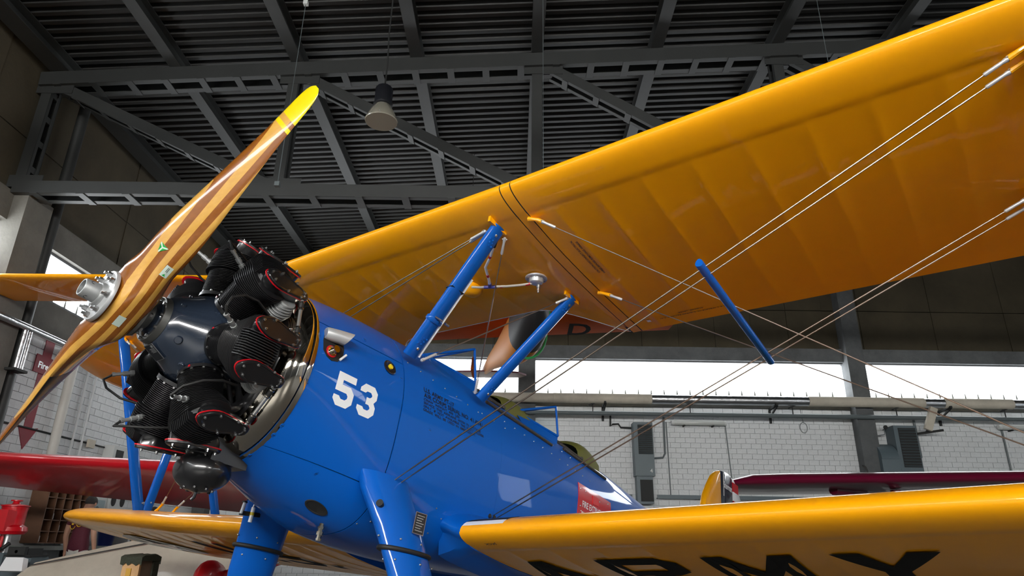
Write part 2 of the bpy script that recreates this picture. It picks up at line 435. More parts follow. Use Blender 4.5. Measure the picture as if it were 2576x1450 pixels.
def wing_panel(Wg, y0, y1, ribs, sgn, tip=None, cutf=None, sag=.0016, tl=.24, tt=.70):
    ys = []
    rb = [r for r in ribs if y0 <= r <= y1]
    edges = [y0]+rb+[y1]
    for a, b in zip(edges[:-1], edges[1:]):
        L = b-a
        if L < .05: ys += [(a, 0.), (b, 0.)]; continue
        ys += [(a, -.25), (a+.010, -.25), (a+.012, .06)]+[(a+L*f, math.sin(PI*f)**.8) for f in (.25, .5, .75)]+[(b-.012, .06), (b-.010, -.25)]
    ys.append((y1, -.25))
    out = []; last = None
    for y, s in ys:
        if last is not None and y-last < 1e-5: continue
        last = y; out.append((y, s))
    rings = []
    for y, s in out:
        if tip and y > tip[0]: continue
        rings.append(wing_ring(Wg, sgn*y, 0, 1, sag*s, cutf(y) if cutf else 1.))
    if tip:
        t0, t1 = tip
        for k in range(1, 15):
            t = math.sin(PI/2*k/14); y = t0+(t1-t0)*t; e = 1-math.sqrt(max(0, 1-t*t))
            rings.append(wing_ring(Wg, sgn*y, tl*e, 1-tt*e, 0))
    return MB().loft(rings)
# --- upper wing
ribs_u = [1.25+.249*i for i in range(16)]
def cut(y):
    y = abs(y)
    if y < .55: return .705
    t = min(1, (y-.55)/.46); return lerp(.705, .985, t*t*(1.6-.6*t))
b = wing_panel(UW, -1.03, 1.03, [-1.0+.25*i for i in range(9)], 1, None, cut, .001); AP(b, 'wing_centre_section', M_yellow, fix=True)
AP(MB().path([wing_ring(UW, y, 0, 1, 0, cut(y))[0]+Vector((.002, 0, 0)) for y in [-1.03+.0515*i for i in range(41)]], .0035, 8), 'trailing_edge_trim', M_white, smooth=60)
for sgn in (-1, 1):
    o = AP(wing_panel(UW, 1.104, 4.82, ribs_u, sgn, (3.95, 4.82), tl=.52, tt=.42), 'upper_wing', M_yellow)
    AP(MB().loft([wing_ring(UW, sgn*y, .0002, .9998, -.0010) for y in (1.0375, 1.0965)]), 'gap_strip', M_yellow)
    AP(MB().loft([wing_ring(UW, sgn*y, .002, .998, .002) for y in (1.02, 1.112)]), 'gap_seal', M_rubber)
# --- lower wings
ribs_l = [.72+.249*i for i in range(18)]
for sgn in (-1, 1):
    AP(wing_panel(LW, .533, 4.75, ribs_l, sgn, (4.05, 4.75)), 'lower_wing', M_yellow)

# --- fuselage
FS = [ # x, half width, z of max width, top, bottom, exponent top, exponent bottom
    (.78, .440, -.04, .400, -.480, 2.0, 2.0), (.90, .444, -.05, .420, -.530, 2.0, 2.1), (1.10, .447, -.07, .438, -.605, 2.05, 2.4),
    (1.38, .447, -.09, .448, -.675, 2.1, 3.0), (1.80, .447, -.10, .452, -.700, 2.1, 3.4), (2.25, .440, -.10, .425, -.695, 2.1, 3.6), (2.70, .425, -.09, .410, -.670, 2.1, 3.6),
    (3.30, .385, -.07, .395, -.610, 2.1, 3.6), (3.90, .330, -.05, .375, -.520, 2.1, 3.4), (4.90, .225, -.02, .285, -.350, 2.1, 3.0), (6.00, .115, .02, .200, -.170, 2.1, 2.6), (6.75, .035, .05, .135, -.02, 2.0, 2.0)]
def fus(x, phi, off=0.):
    w, zc, tp, bt, nt, nb = interp(x, FS)
    c, s = math.cos(phi), math.sin(phi)
    nn = nt if s >= 0 else nb
    y = (w+off)*math.copysign(abs(c)**(2/nn), c)
    z = zc+((tp-zc+off) if s >= 0 else (zc-bt+off))*math.copysign(abs(s)**(2/nn), s)
    return Vector((x, y, z))
def phi_z(x, z, side=-1):
    w, zc, tp, bt, nt, nb = interp(x, FS)
    if z >= zc: s = min(1, (z-zc)/(tp-zc))**(nt/2); a = math.asin(s)
    else: s = min(1, (zc-z)/(zc-bt))**(nb/2); a = -math.asin(s)
    return PI-a if side < 0 else a
def fus_side(x, z, off=.0015, side=-1): return fus(x, phi_z(x, z, side), off)
def fus_patch(x0, x1, f0, f1, nx, nphi, off=.0, th=.006, taper=None):
    # panel of skin between two angles (functions of x), with its own edge thickness
    rings = []
    for i in range(nx+1):
        x = lerp(x0, x1, i/nx); a, c = f0(x), f1(x)
        outer = [fus(x, lerp(a, c, j/nphi), off) for j in range(nphi+1)]
        inner = [fus(x, lerp(a, c, j/nphi), off-th) for j in range(nphi, -1, -1)]
        rings.append(outer+inner)
    return MB().loft(rings)
inner = MB().loft([[fus(x, 2*PI*j/48, -.010) for j in range(48)] for x in [.80+.1*i for i in range(18)]])
AP(inner, 'fuselage_frame', M_blue_dark, smooth=60)
g = .006
zt = lambda x: lerp(.178, .194, (x-.78)/.59)
zb_ = lambda x: lerp(-.405, -.465, (x-.71)/.62)
XS = 1.372
top = fus_patch(.78, XS, lambda x: phi_z(x, zt(x), 1)+g, lambda x: phi_z(x, zt(x), -1)-g, 8, 24); AP(top, 'cowl_panel', M_blue, smooth=50)
for sd in (-1, 1):
    if sd < 0: f0, f1 = (lambda x: phi_z(x, zt(x), -1)+g), (lambda x: phi_z(x, zb_(x), -1)-g)
    else: f0, f1 = (lambda x: phi_z(x, zb_(x), 1)+g), (lambda x: phi_z(x, zt(x), 1)-g)
    AP(fus_patch(.78, XS, f0, f1, 8, 20), 'cowl_panel', M_blue, smooth=50)
bot = fus_patch(.78, XS, lambda x: phi_z(x, zb_(x), -1)+g, lambda x: 2*PI+phi_z(x, zb_(x), 1)-g, 8, 34); AP(bot, 'cowl_panel', M_blue, smooth=50)
AP(fus_patch(1.380, 2.243, lambda x: 0, lambda x: 2*PI, 12, 72), 'front_fuselage_skin', M_blue, smooth=50)
AP(fus_patch(2.246, 6.75, lambda x: 0, lambda x: 2*PI, 36, 72, off=-.0015), 'rear_fuselage_skin', M_blue, smooth=50)
# polished lip and dished baffle behind the cylinders
b = MB().lathe([(.775, .444), (.785, .447), (.800, .446)], (0, 0, -.04), (1, 0, 0), 64, caps=False); AP(b, 'cowl_lip', M_chrome)
b = MB().lathe([(.79, .439), (.770, .440), (.735, .434), (.700, .418), (.672, .388), (.655, .34), (.650, .27), (.655, .20), (.668, .10)], (0, 0, -.035), (1, 0, 0), 64, caps=False); baf = AP(b, 'polished_baffle', M_chrome)
for k in range(20):
    a = 2*PI*k/20+.1; p = Vector((.765, .432*math.cos(a), -.035+.432*math.sin(a)))
    AP(MB().ball(p, .007, 8, 6), 'rivet', M_steel, baf)

# --- struts
def strut_mb(p0, p1, chord, thick, cdir=(1,0,0), n=18, ends=True):
    p0 = Vector(p0); p1 = Vector(p1); a = (p1-p0).normalized(); cd = Vector(cdir); cd = (cd-a*cd.dot(a)).normalized(); td = a.cross(cd)
    def ring(p, k):
        r = []
        for j in range(n):
            t = 2*PI*j/n; cx = math.cos(t); sx = math.sin(t)
            r.append(p+cd*(cx*chord/2*k)+td*(math.copysign(abs(sx)**.9, sx)*thick/2*k*(1-.25*cx)))
        return r
    L = (p1-p0).length
    return MB().loft([ring(p0+a*d, k) for d, k in ((0, .93), (.006, 1), (L-.006, 1), (L, .93))])
def bolts(parent, pts, nrm, r, mt, nm='bolt', h=.006, n=6):
    for p in pts: AP(MB().lathe([(-.004, r), (h, r), (h+.002, r*.7)], p, nrm, n), nm, mt, parent)
cab = {}
for sd in (-1, 1):
    for nm, p0, c, y in (('f', (1.385, .412, .245), .140, .893), ('r', (2.0, .412, .225), .640, .905)):
        bp = Vector((p0[0], sd*p0[1], p0[2])); tp = wing_pt(UW, sd*y, c, -1, .0)+Vector((0, 0, .005))
        cab[nm, sd] = (bp, tp)
        s = AP(strut_mb(bp, tp, .098 if nm == 'f' else .088, .040), 'cabane_strut', M_blue)
        a = (tp-bp).normalized(); cd = Vector((1,0,0)); td = a.cross(cd).normalized()
        if td.y*sd < 0: td = -td
        for q0, sg in ((tp, -1), (bp, 1)):
            bolts(s, [q0+a*sg*.055+td*.019], td, .009, M_steel)
            for k in range(6 if nm == 'f' else 4):
                i, j = k % 2, k//2
                bolts(s, [q0+a*sg*(.085+.018*j)+td*.019+cd*(.022*(i-.5)+.008*(j-1))], td, .0045, M_blue, 'rivet', .003, 8)
        # yellow lugs on the wing
        AP(MB().box(tp+Vector((-.015, 0, .02)), (.15, .014, .085)), 'strut_lug', M_yellow, smooth=None)
        AP(MB().box(tp+Vector((0.03, -sd*.03, .012)), (.06, .07, .05)), 'strut_lug', M_yellow, smooth=None)
for sd in (-1, 1):
    ft = wing_pt(UW, sd*3.258, .105, -1); rt = wing_pt(UW, sd*3.258, .63, -1)
    fb = wing_pt(LW, sd*3.258, .105, 1); rb = wing_pt(LW, sd*3.258, .63, 1)
    for p0, p1, ch in ((fb, ft, .095), (rb, rt, .085), (fb+Vector((.07, 0, .02)), rt+Vector((-.05, 0, -.02)), .08)):
        s = AP(strut_mb(p0+(p0-p1).normalized()*.01, p1, ch, .036), 'interplane_strut', M_blue)
        bolts(s, [p0+Vector((0, -.02, .06))], (0, -1, 0), .008, M_steel)

# --- bracing wires
def wire(p0, p1, r=.0036, e0=True, e1=True, nm='flying_wire', lug=None):
    p0 = Vector(p0); p1 = Vector(p1); a = (p1-p0).normalized(); L = (p1-p0).length
    w = AP(MB().path([p0+a*.0, p0+a*.13, p0+a*.16, p1-a*.16, p1-a*.13, p1], [r*.8, r*.8, r, r, r*.8, r*.8], 8), nm, M_wire)
    for f, q0, d in ((e0, p0, a), (e1, p1, -a)):
        if f:
            AP(MB().lathe([(0, .004), (.005, .0095), (.02, .010), (.03, .0075), (.095, .0085), (.10, .005)], q0, d, 10), 'wire_clevis', M_silver, w)
            AP(MB().tube(q0+d*.012-frame(d)[0]*.014, q0+d*.012+frame(d)[0]*.014, .004, n=8), 'clevis_pin', M_steel, w)
    if lug is not None:
        q0 = p1; e = Vector(lug)
        pts = [q0-a*.02, q0+a*.02, q0+a*.05+(e-q0)*.5, e]
        AP(MB().path([q0-a*.012, q0+a*.012, (q0+a*.02).lerp(e, .5), e], [.012, .011, .009, .015], 8), 'wire_lug', M_yellow, w)
    return w
M_wire = mat('tie_rod_steel', (.27, .225, .19), .36, metal=1.)
for dx, c, yy in ((0, .112, 3.19), (.045, .150, 3.19)):
    e = wing_pt(UW, -(yy+.08), c, -1); p1 = e+Vector((.0, .08, -.04))
    wire((1.388+dx, -.452, -.437), p1, .0037, False, True, 'flying_wire', e)
for dx, c in ((0, .640), (.045, .680)):
    e = wing_pt(UW, -3.255, c, -1); p1 = e+Vector((.0, .075, -.045))
    wire((2.215+dx, -.452, -.40), p1, .0037, False, True, 'flying_wire', e)
for c, cl in ((.145, .17), (.640, .21)):
    e = wing_pt(UW, -1.085, c, -1); p1 = e+Vector((.01, -.07, -.028))
    wire(wing_pt(LW, -3.22, cl, 1), p1, .003, True, True, 'landing_wire', e)
for sd in (1,):
    for dx, c in ((0, .112), (.045, .150), ):
        e = wing_pt(UW, 3.255, c, -1); wire((1.388+dx, .452, -.437), e+Vector((0, -.075, -.045)), .0037, False, True, 'flying_wire', e)
    for dx, c in ((0, .64), (.045, .68)):
        e = wing_pt(UW, 3.255, c, -1); wire((2.215+dx, .452, -.40), e+Vector((0, -.075, -.045)), .0037, False, True, 'flying_wire', e)
    for c, cl in ((.145, .15), (.640, .24)):
        e = wing_pt(UW, 1.085, c, -1); lb = wing_pt(LW, 3.10, cl, 1)
        wire(e+Vector((.01, .07, -.028)), lb+Vector((0, -.07, .06)), .0034, True, True, 'landing_wire', lb)
# cabane cross wires
ft, fb = cab['f', -1][1], cab['f', -1][0]; rt, rb = cab['r', -1][1], cab['r', -1][0]
wire(rb+Vector((-.05, 0, .015)), ft+Vector((.065, .005, -.03)), .0036, True, True, 'cabane_wire')
wire(fb+Vector((.075, -.01, .0)), rt+Vector((-.04, .005, -.02)), .0042, True, True, 'cabane_wire')
for k, dx in enumerate((0, .03)):
    wire((1.18+.05*k, .10-.02*k, .445), ft+Vector((-.045+.015*k, .05+.02*k, -.04)), .0034, False, True, 'cabane_wire')
# ============================================================ propeller
PA = 2.4524
BD = Vector((0, math.cos(PA), math.sin(PA)))           # blade axis
VD = Vector((0, math.sin(PA), -math.cos(PA)))          # direction of travel of that blade
def blade_mat():
    mt = bpy.data.materials.new('laminated_wood'); mt.use_nodes = True; nt = mt.node_tree; N = nt.nodes; L = nt.links; p = N['Principled BSDF']
    p.inputs['Roughness'].default_value = .22; p.inputs['Coat Weight'].default_value = 1.; p.inputs['Coat Roughness'].default_value = .03
    tc = N.new('ShaderNodeTexCoord'); sx = N.new('ShaderNodeSeparateXYZ'); L.new(tc.outputs['Object'], sx.inputs[0])
    def M(op, a, b=None, c=None):
        n = N.new('ShaderNodeMath'); n.operation = op
        for i, v in enumerate((a, b, c)):
            if v is None: continue
            if isinstance(v, (int, float)): n.inputs[i].default_value = v
            else: L.new(v, n.inputs[i])
        return n.outputs[0]
    fr = M('FRACT', M('DIVIDE', M('ADD', sx.outputs[0], LAM0), LAMT*2))
    st = M('GREATER_THAN', fr, .5)
    r = M('SQRT', M('ADD', M('MULTIPLY', sx.outputs[1], sx.outputs[1]), M('MULTIPLY', sx.outputs[2], sx.outputs[2])))
    # wood grain
    mp = N.new('ShaderNodeMapping'); mp.inputs['Rotation'].default_value = (-PA, 0, 0); mp.inputs['Scale'].default_value = (60, 3, 40); L.new(tc.outputs['Object'], mp.inputs[0])
    nz = N.new('ShaderNodeTexNoise'); nz.inputs['Scale'].default_value = 1.5; nz.inputs['Detail'].default_value = 5; L.new(mp.outputs[0], nz.inputs['Vector'])
    def mix(f, a, b):
        n = N.new('ShaderNodeMix'); n.data_type = 'RGBA'
        if isinstance(f, (int, float)): n.inputs[0].default_value = f
        else: L.new(f, n.inputs[0])
        for i, v in ((6, a), (7, b)):
            if isinstance(v, tuple): n.inputs[i].default_value = (*v, 1)
            else: L.new(v, n.inputs[i])
        return n.outputs[2]
    light = mix(nz.outputs['Fac'], (.56, .28, .045), (.72, .41, .085)); dark = mix(nz.outputs['Fac'], (.20, .058, .003), (.32, .10, .008))
    wood = mix(st, light, dark)
    tip = M('GREATER_THAN', r, 1.075); tip2 = M('MULTIPLY', M('GREATER_THAN', r, 1.028), M('LESS_THAN', r, 1.048))
    col = mix(M('MAXIMUM', tip, tip2), wood, (.85, .66, .003))
    L.new(col, p.inputs['Base Color']); return mt
LAM0, LAMT = 0.004, .0225
M_prop = blade_mat()
M_propback = mat('black_blade_back', (.012, .01, .009), .45, coat=.3)
PX = .108
BT = [ # r, chord, thickness, pitch angle, superellipse exponent, chordwise offset, x offset
    (0.0, .235, .160, 0.0, 3.4, 0, 0), (.06, .234, .160, .06, 3.3, 0, 0), (.11, .222, .156, .20, 3.0, 0, 0), (.17, .200, .142, .46, 2.6, 0, 0), (.24, .176, .112, .68, 2.3, 0, 0), (.33, .186, .084, .70, 2.1, 0, 0),
    (.46, .190, .060, .60, 2, 0, 0), (.62, .174, .044, .48, 2, 0, 0), (.80, .150, .032, .38, 2, 0, 0), (.98, .122, .022, .31, 2, 0, 0), (1.10, .112, .016, .27, 2, 0, 0), (1.19, .098, .011, .25, 2, 0, 0), (1.23, .068, .007, .245, 2, 0, 0), (1.245, .026, .004, .24, 2, 0, 0)]
def blade_sec(r, sgn, n=28):
    c, t, be, ex, oc, ox = interp(r, BT)
    ec = VD*sgn*math.cos(be)+Vector((-1, 0, 0))*math.sin(be)     # to the leading edge
    en = Vector((-1, 0, 0))*math.cos(be)-VD*sgn*math.sin(be)     # front face
    o = Vector((PX, 0, 0))+BD*sgn*r
    k = min(1, max(0, (r-.12)/.25))          # 0 = hub block, 1 = aerofoil
    ring = []
    for j in range(n):
        a = 2*PI*j/n; ca, sa = math.cos(a), math.sin(a)
        u = math.copysign(abs(ca)**(2/ex), ca); w = math.copysign(abs(sa)**(2/ex), sa)
        wa = (w*1.25-.05) if sa >= 0 else w*.45
        ring.append(o+ec*(u*c/2)+en*(lerp(w, wa*(1+.25*u*(1 if sa > 0 else 0)), k)*t/2))
    return ring
b = MB(); rs = [0, .03, .06, .09, .12, .15, .18, .21, .24, .28, .33, .40, .48, .56, .64, .72, .80, .88, .96, 1.02, 1.07, 1.11, 1.15, 1.18, 1.205, 1.225, 1.238, 1.245]
for sgn in (1, -1):
    n0 = len(b.f); rr = [blade_sec(r, sgn) for r in rs]; b.loft(rr, caps=False)
    b.f.append(tuple(range(len(b.v)-28, len(b.v)))); b.m.append(0)
    for i in range(n0, len(b.f)-1):
        seg, j = divmod(i-n0, 28)
        if rs[seg] >= .40 and 15 <= j <= 26: b.m[i] = 1
prop = AP(b, 'propeller', [M_prop, M_propback], smooth=40)
def blade_face(r, s, sgn=1, off=.0012):
    # point on the front face at radius r, s in -1..1 across the chord
    c, t, be, ex, oc, ox = interp(r, BT); ring = blade_sec(r, sgn, 200)
    ec = VD*sgn*math.cos(be)+Vector((-1, 0, 0))*math.sin(be); o = Vector((PX, 0, 0))+BD*sgn*r
    best = min(ring[2:99], key=lambda p: abs((p-o).dot(ec)-s*c/2))
    en = Vector((-1, 0, 0))*math.cos(be)-VD*sgn*math.sin(be)
    return best+en*off
def blade_back(r, s, sgn=1, off=.0012):
    c, t, be, ex, oc, ox = interp(r, BT); ring = blade_sec(r, sgn, 200)
    ec = VD*sgn*math.cos(be)+Vector((-1, 0, 0))*math.sin(be); o = Vector((PX, 0, 0))+BD*sgn*r
    best = min(ring[101:199], key=lambda p: abs((p-o).dot(ec)-s*c/2))
    en = Vector((-1, 0, 0))*math.cos(be)-VD*sgn*math.sin(be)
    return best-en*off
# hub: front plate, nuts, shaft tube
b = MB().lathe([(.028, .115), (.022, .116), (.012, .112), (.010, .075), (.014, .072)], (0,0,0), (1,0,0), 40); AP(b, 'hub_plate', M_silver, prop)
b = MB().lathe([(.02, .052), (.004, .052), (-.004, .047), (-.004, .042), (-.060, .0385), (-.064, .036), (-.064, .031), (-.02, .030), (.01, .028)], (0,0,0), (1,0,0), 32); AP(b, 'hub_sleeve', M_alu, prop)
for a in (.6, 2.5, 4.4):
    p = Vector((-.038, .0385*math.cos(a), .0385*math.sin(a))); d = Vector((0, math.cos(a), math.sin(a)))
    AP(MB().lathe([(-.01, .009), (.0008, .009)], p, d, 14), 'sleeve_hole', M_rubber, prop)
for k in range(8):
    a = 2*PI*k/8+.25; p = Vector((.012, .092*math.cos(a), .092*math.sin(a)))
    AP(MB().lathe([(.004, .015), (-.002, .015), (-.002, .0115), (-.018, .0115), (-.018, .006), (-.030, .006)], p, (1,0,0), 6), 'hub_nut', M_steel, prop)
AP(MB().lathe([(.168, .108), (.18, .11), (.19, .105), (.19, .06), (.21, .058), (.235, .058)], (0,0,0), (1,0,0), 36), 'rear_hub_plate', mat('dull_steel', (.16, .16, .15), .4, metal=.8), prop)
for k in range(8):
    a = 2*PI*k/8+.25; p = Vector((.19, .092*math.cos(a), .092*math.sin(a)))
    AP(MB().lathe([(0, .011), (.012, .011)], p, (1,0,0), 6), 'hub_nut', M_steel, prop)

# ============================================================ radial engine
EX = .50
b = MB().lathe([(.225, .06), (.235, .085), (.255, .092), (.265, .10), (.275, .118), (.30, .135), (.36, .165), (.40, .190), (.43, .208), (.46, .215), (.58, .215), (.61, .20), (.66, .20), (.69, .17)], (0,0,0), (1,0,0), 64)
crank = AP(b, 'crankcase', M_crank, smooth=40)
AP(MB().lathe([(.24, .105), (.268, .110), (.272, .104)], (0,0,0), (1,0,0), 40), 'thrust_plate', mat('dull_steel', (.16, .16, .15), .4, metal=.8), crank)
for k in range(10):
    a = 2*PI*k/10; AP(MB().lathe([(-.012, .007), (.0, .007)], (.242, .094*math.cos(a), .094*math.sin(a)), (1,0,0), 6), 'stud_nut', M_steel, crank)
for (bx_, ba, br) in ((.33, 3.75, .018), (.30, 2.6, .012), (.40, 4.25, .016), (.345, 1.9, .010)):
    rr_ = interp(bx_, [(.275, .118), (.30, .135), (.36, .165), (.40, .190), (.43, .208)])[0]; d_ = Vector((-.45, math.cos(ba)*.9, math.sin(ba)*.9)).normalized()
    AP(MB().lathe([(-.01, br*1.2), (.004, br), (.008, br*.8)], (bx_, rr_*math.cos(ba), rr_*math.sin(ba)), d_, 16), 'boss', M_crank, crank)
CA = [PI/2+2*PI*k/7 for k in range(7)]
def cyl_parts():
    # local frame: X aft, Y tangential, Z radial
    P = {}
    b = MB(); prof = [(.205, .098), (.222, .098), (.223, .080)]
    z = .226
    while z < .352:
        prof += [(z, .076), (z+.0015, .093), (z+.0032, .093), (z+.0047, .076)]; z += .0078
    prof += [(.356, .072)]
    P['barrel'] = b.lathe(prof, (0,0,0), (0,0,1), 36, caps=False)
    # head: deep fins whose outline grows and leans
    b = MB(); z = .350; i = 0
    while z < .452:
        k = (z-.350)/.102; rx = lerp(.110, .104, k); ry = lerp(.112, .150, min(1, k*1.3)); tilt = .35*k
        def ring(zz, s, ox=0):
            return [Vector((rx*s*math.cos(2*PI*j/40)+.012*k, ry*s*math.sin(2*PI*j/40), zz+tilt*abs(ry*s*math.sin(2*PI*j/40))*-.55)) for j in range(40)]
        b.loft([ring(z, .74), ring(z+.0012, .985), ring(z+.002, 1.0), ring(z+.0035, 1.0), ring(z+.0043, .985), ring(z+.0055, .74), ring(z+.0102, .74)], caps=False); z += .0102; i += 1
    b.loft([[Vector((.10*s*math.cos(2*PI*j/32)+.012, .125*s*math.sin(2*PI*j/32), zz)) for j in range(32)] for s, zz in ((.9, .44), (.85, .462), (.6, .474), (.2, .478))], caps=True)
    for i in range(11):
        y = -.055+.011*i; h = .028*math.cos(y*14)
        b.prism([(-.085, .455), (.10, .455), (.085, .475+h), (.04, .490+h), (-.03, .490+h), (-.075, .472+h)], (0, y+.0018, 0), (1, 0, 0), (0, 0, 1), .0036)
    P['head'] = b
    return P
cp = cyl_parts()
def rocker(sg):
    # rocker box: lobed body leaning outwards and running aft, with a flat lid
    o = Vector((.052, sg*.088, .468)); d = Vector((.10, sg*.34, .94)).normalized()   # lid normal
    ax = Vector((1, 0, 0)); ax = (ax-d*ax.dot(d)).normalized(); ay = d.cross(ax)
    out = []
    for i in range(28):
        a = 2*PI*i/28; ca, sa = math.cos(a), math.sin(a)
        out.append(((.104+.010*math.cos(2*a))*math.copysign(abs(ca)**.8, ca), (.041+.007*math.cos(3*a))*math.copysign(abs(sa)**.75, sa)))
    return o, d, ax, ay, out
def cylinder(k):
    a = CA[k]; er = Vector((0, math.cos(a), math.sin(a))); et = Vector((1,0,0)).cross(er) * -1
    ex = Vector((1,0,0)); et = er.cross(ex)
    Rm = Matrix((ex, et, er)).transposed(); O = Vector((EX, 0, 0))
    def T(b):
        b.v = [tuple(Rm @ Vector(p)+O) for p in b.v]; return b
    import copy
    c = AP(T(copy.deepcopy(cp['barrel'])), 'cylinder', M_fin, smooth=30)
    AP(T(copy.deepcopy(cp['head'])), 'cylinder_head', M_fin, c, smooth=30)
    for j in range(12):
        q = 2*PI*j/12; AP(T(MB().lathe([(.220, .0065), (.230, .0065)], (.091*math.cos(q), .091*math.sin(q), 0), (0,0,1), 6)), 'base_nut', M_steel, c, smooth=None)
    if k in (1, 2, 3): AP(T(MB().box((-.088, .02, .212), (.006, .05, .010))), 'red_seal', M_red, c, smooth=None)
    for sg in (-1, 1):
        o, d, ax, ay, out = rocker(sg)
        b = MB(); rings = []
        for h, s in ((-.085, .62), (-.06, .74), (-.03, .88), (-.012, .97), (.018, 1.0)):
            rings.append([o+d*h+ax*(p[0]*s+.0)+ay*(p[1]*s) for p in out])
        rb_ = AP(T(b.loft(rings)), 'rocker_box', M_black, c, smooth=35)
        AP(T(MB().loft([[o+d*h+ax*(p[0]*s)+ay*(p[1]*s) for p in out] for h, s in ((.017, 1.10), (.0225, 1.10))])), 'gasket', M_red, c, smooth=None)
        AP(T(MB().loft([[o+d*h+ax*(p[0]*s)+ay*(p[1]*s) for p in out] for h, s in ((.0215, 1.07), (.031, 1.07), (.034, 1.03), (.0345, .9), (.031, .86), (.031, .4))])), 'rocker_cover', M_black, c, smooth=35)
        for j in range(7):
            q = 2*PI*j/7+.2; p = o+d*.030+ax*(.100*math.cos(q))+ay*(.040*math.sin(q))
            AP(T(MB().lathe([(0, .0062), (.008, .0062), (.008, .0035), (.014, .0035)], p, d, 6)), 'cover_nut', M_steel, c, smooth=None)
        AP(T(MB().lathe([(0, .0135), (.006, .0135), (.007, .007), (.002, .006)], o+ax*.02+ay*(sg*.038)*-1+d*-.012, (ay*(-sg)), 14)), 'rocker_plug', M_alu, c, smooth=None)
    # front spark plug and its lead
    p = Vector((-.078, .055*(1 if k % 2 else -1)*0+.045, .392)); d = Vector((-.86, .30, .40)).normalized()
    AP(T(MB().lathe([(0, .012), (.012, .012), (.012, .0145), (.028, .0145), (.028, .010), (.040, .010), (.040, .0125), (.060, .0125), (.060, .0085), (.092, .0085), (.092, .011), (.104, .011)], p, d, 8)), 'spark_plug', M_alu, c, smooth=None)
    e = p+d*.10
    AP(T(MB().path([e, e+d*.03+Vector((0, .02, .01)), e+Vector((-.01, .075, .0)), e+Vector((.05, .115, -.03)), e+Vector((.13, .125, -.06)), e+Vector((.22, .10, -.09))], .0058, 8)), 'ignition_lead', M_rubber, c, smooth=60)
    # finned exhaust port elbow (grey) on one side, intake pipe on the other
    if k != 5:
        b = MB()
        for j in range(7):
            zz = .345+.0125*j; s = .052-.0035*abs(j-2)
            b.loft([[Vector((.105+s*math.cos(2*PI*i/20)*1.0, -.105+s*1.25*math.sin(2*PI*i/20), z_+.25*s*math.cos(2*PI*i/20))) for i in range(20)] for z_ in (zz, zz+.0045)])
        b.lathe([(.33, .034), (.425, .040)], (.105, -.105, 0), (0,0,1), 20)
        AP(T(b), 'exhaust_elbow', M_alu, c, smooth=30)
    AP(T(MB().path([(.095, -.10, .36), (.13, -.105, .33), (.155, -.09, .285), (.16, -.06, .25)], .024, 14)), 'exhaust_stub', M_black, c, smooth=60)
    AP(T(MB().path([(.06, .085, .40), (.11, .09, .385), (.15, .075, .33), (.165, .05, .24), (.165, .04, .17)], .021, 14)), 'intake_pipe', M_black, c, smooth=60)
    for sg in (-1, 1):
        AP(T(MB().tube((.105, sg*.035, .18), (.125, sg*.068, .43), .0095, n=12)), 'pushrod_tube', M_steel if k == 2 else M_black, c, smooth=60)
        b = MB(); 
    AP(T(MB().lathe([(.38, .0125), (.405, .0125), (.405, .014), (.413, .014)], (.121, .062, 0), (0,0,1), 14)), 'hose_clamp', M_steel, c, smooth=None)
for k in range(7): cylinder(k)
M_hosec = mat('drain_tube_metal', (.60, .60, .58), .3, metal=.9)
for k in (1, 2, 3, 4):
    def fr(kk, p):
        a = CA[kk % 7]; er = Vector((0, math.cos(a), math.sin(a))); et = er.cross(Vector((1,0,0))); return Vector((EX, 0, 0))+Vector((1,0,0))*p[0]+et*p[1]+er*p[2]
    A_ = fr(k, (.150, -.105, .475)); B_ = fr(k+1, (.150, .105, .475))
    t_ = AP(MB().path([A_, A_.lerp(B_, .2), A_.lerp(B_, .8), B_], .0085, 10), 'drain_tube', M_hosec, smooth=60)
    for f0, f1 in ((.10, .30), (.70, .90)):
        AP(MB().path([A_.lerp(B_, f0), A_.lerp(B_, f1)], .0115, 10), 'hose_joint', M_rubber, t_, smooth=60)
        for f in (f0+.03, f1-.03): AP(MB().path([A_.lerp(B_, f-.012), A_.lerp(B_, f+.012)], .0135, 10), 'hose_clamp', M_chrome, t_, smooth=60)
# exhaust collector ring behind the cylinders, sump
AP(MB().path([(.685, .335*math.cos(2*PI*i/48), -.02+.335*math.sin(2*PI*i/48)) for i in range(48)], .046, 16, closed=True), 'exhaust_collector', M_black, smooth=60)
def sump():
    rings = []
    for t in range(13):
        k = t/12; x = lerp(.585, .80, k); s = math.sqrt(max(.02, 1-(2*k-1)**2*.92)) if k < .5 else math.sqrt(max(.25, 1-(2*k-1)**2*.75))
        rings.append([Vector((x, .135*s*math.cos(2*PI*j/28), -.545+(.085 if math.sin(2*PI*j/28) > 0 else .09)*s*math.sin(2*PI*j/28))) for j in range(28)])
    return MB().loft(rings)
sp = AP(sump(), 'oil_sump', M_black, smooth=50)
AP(MB().path([(.70, 0, -.630), (.70, 0, -.655), (.695, .008, -.668)], .007, 8), 'drain_cock', M_black, sp)
for k in range(8):
    a_ = 2*PI*k/8; AP(MB().lathe([(0, .007), (.008, .007)], (.70+.06*math.cos(a_), .075*math.sin(a_), -.620), (0,0,-1), 6), 'sump_bolt', M_black, sp)
AP(MB().box((.74, -.02, -.46), (.18, .20, .10)), 'carburettor', M_black, sp, smooth=None)
# ============================================================ fuselage details
b = strut_mb((1.335, -2.045, .377), (2.275, -2.03, .338), .040, .034, (0, 0, 1)); AP(b, 'wire_spreader', M_blue)
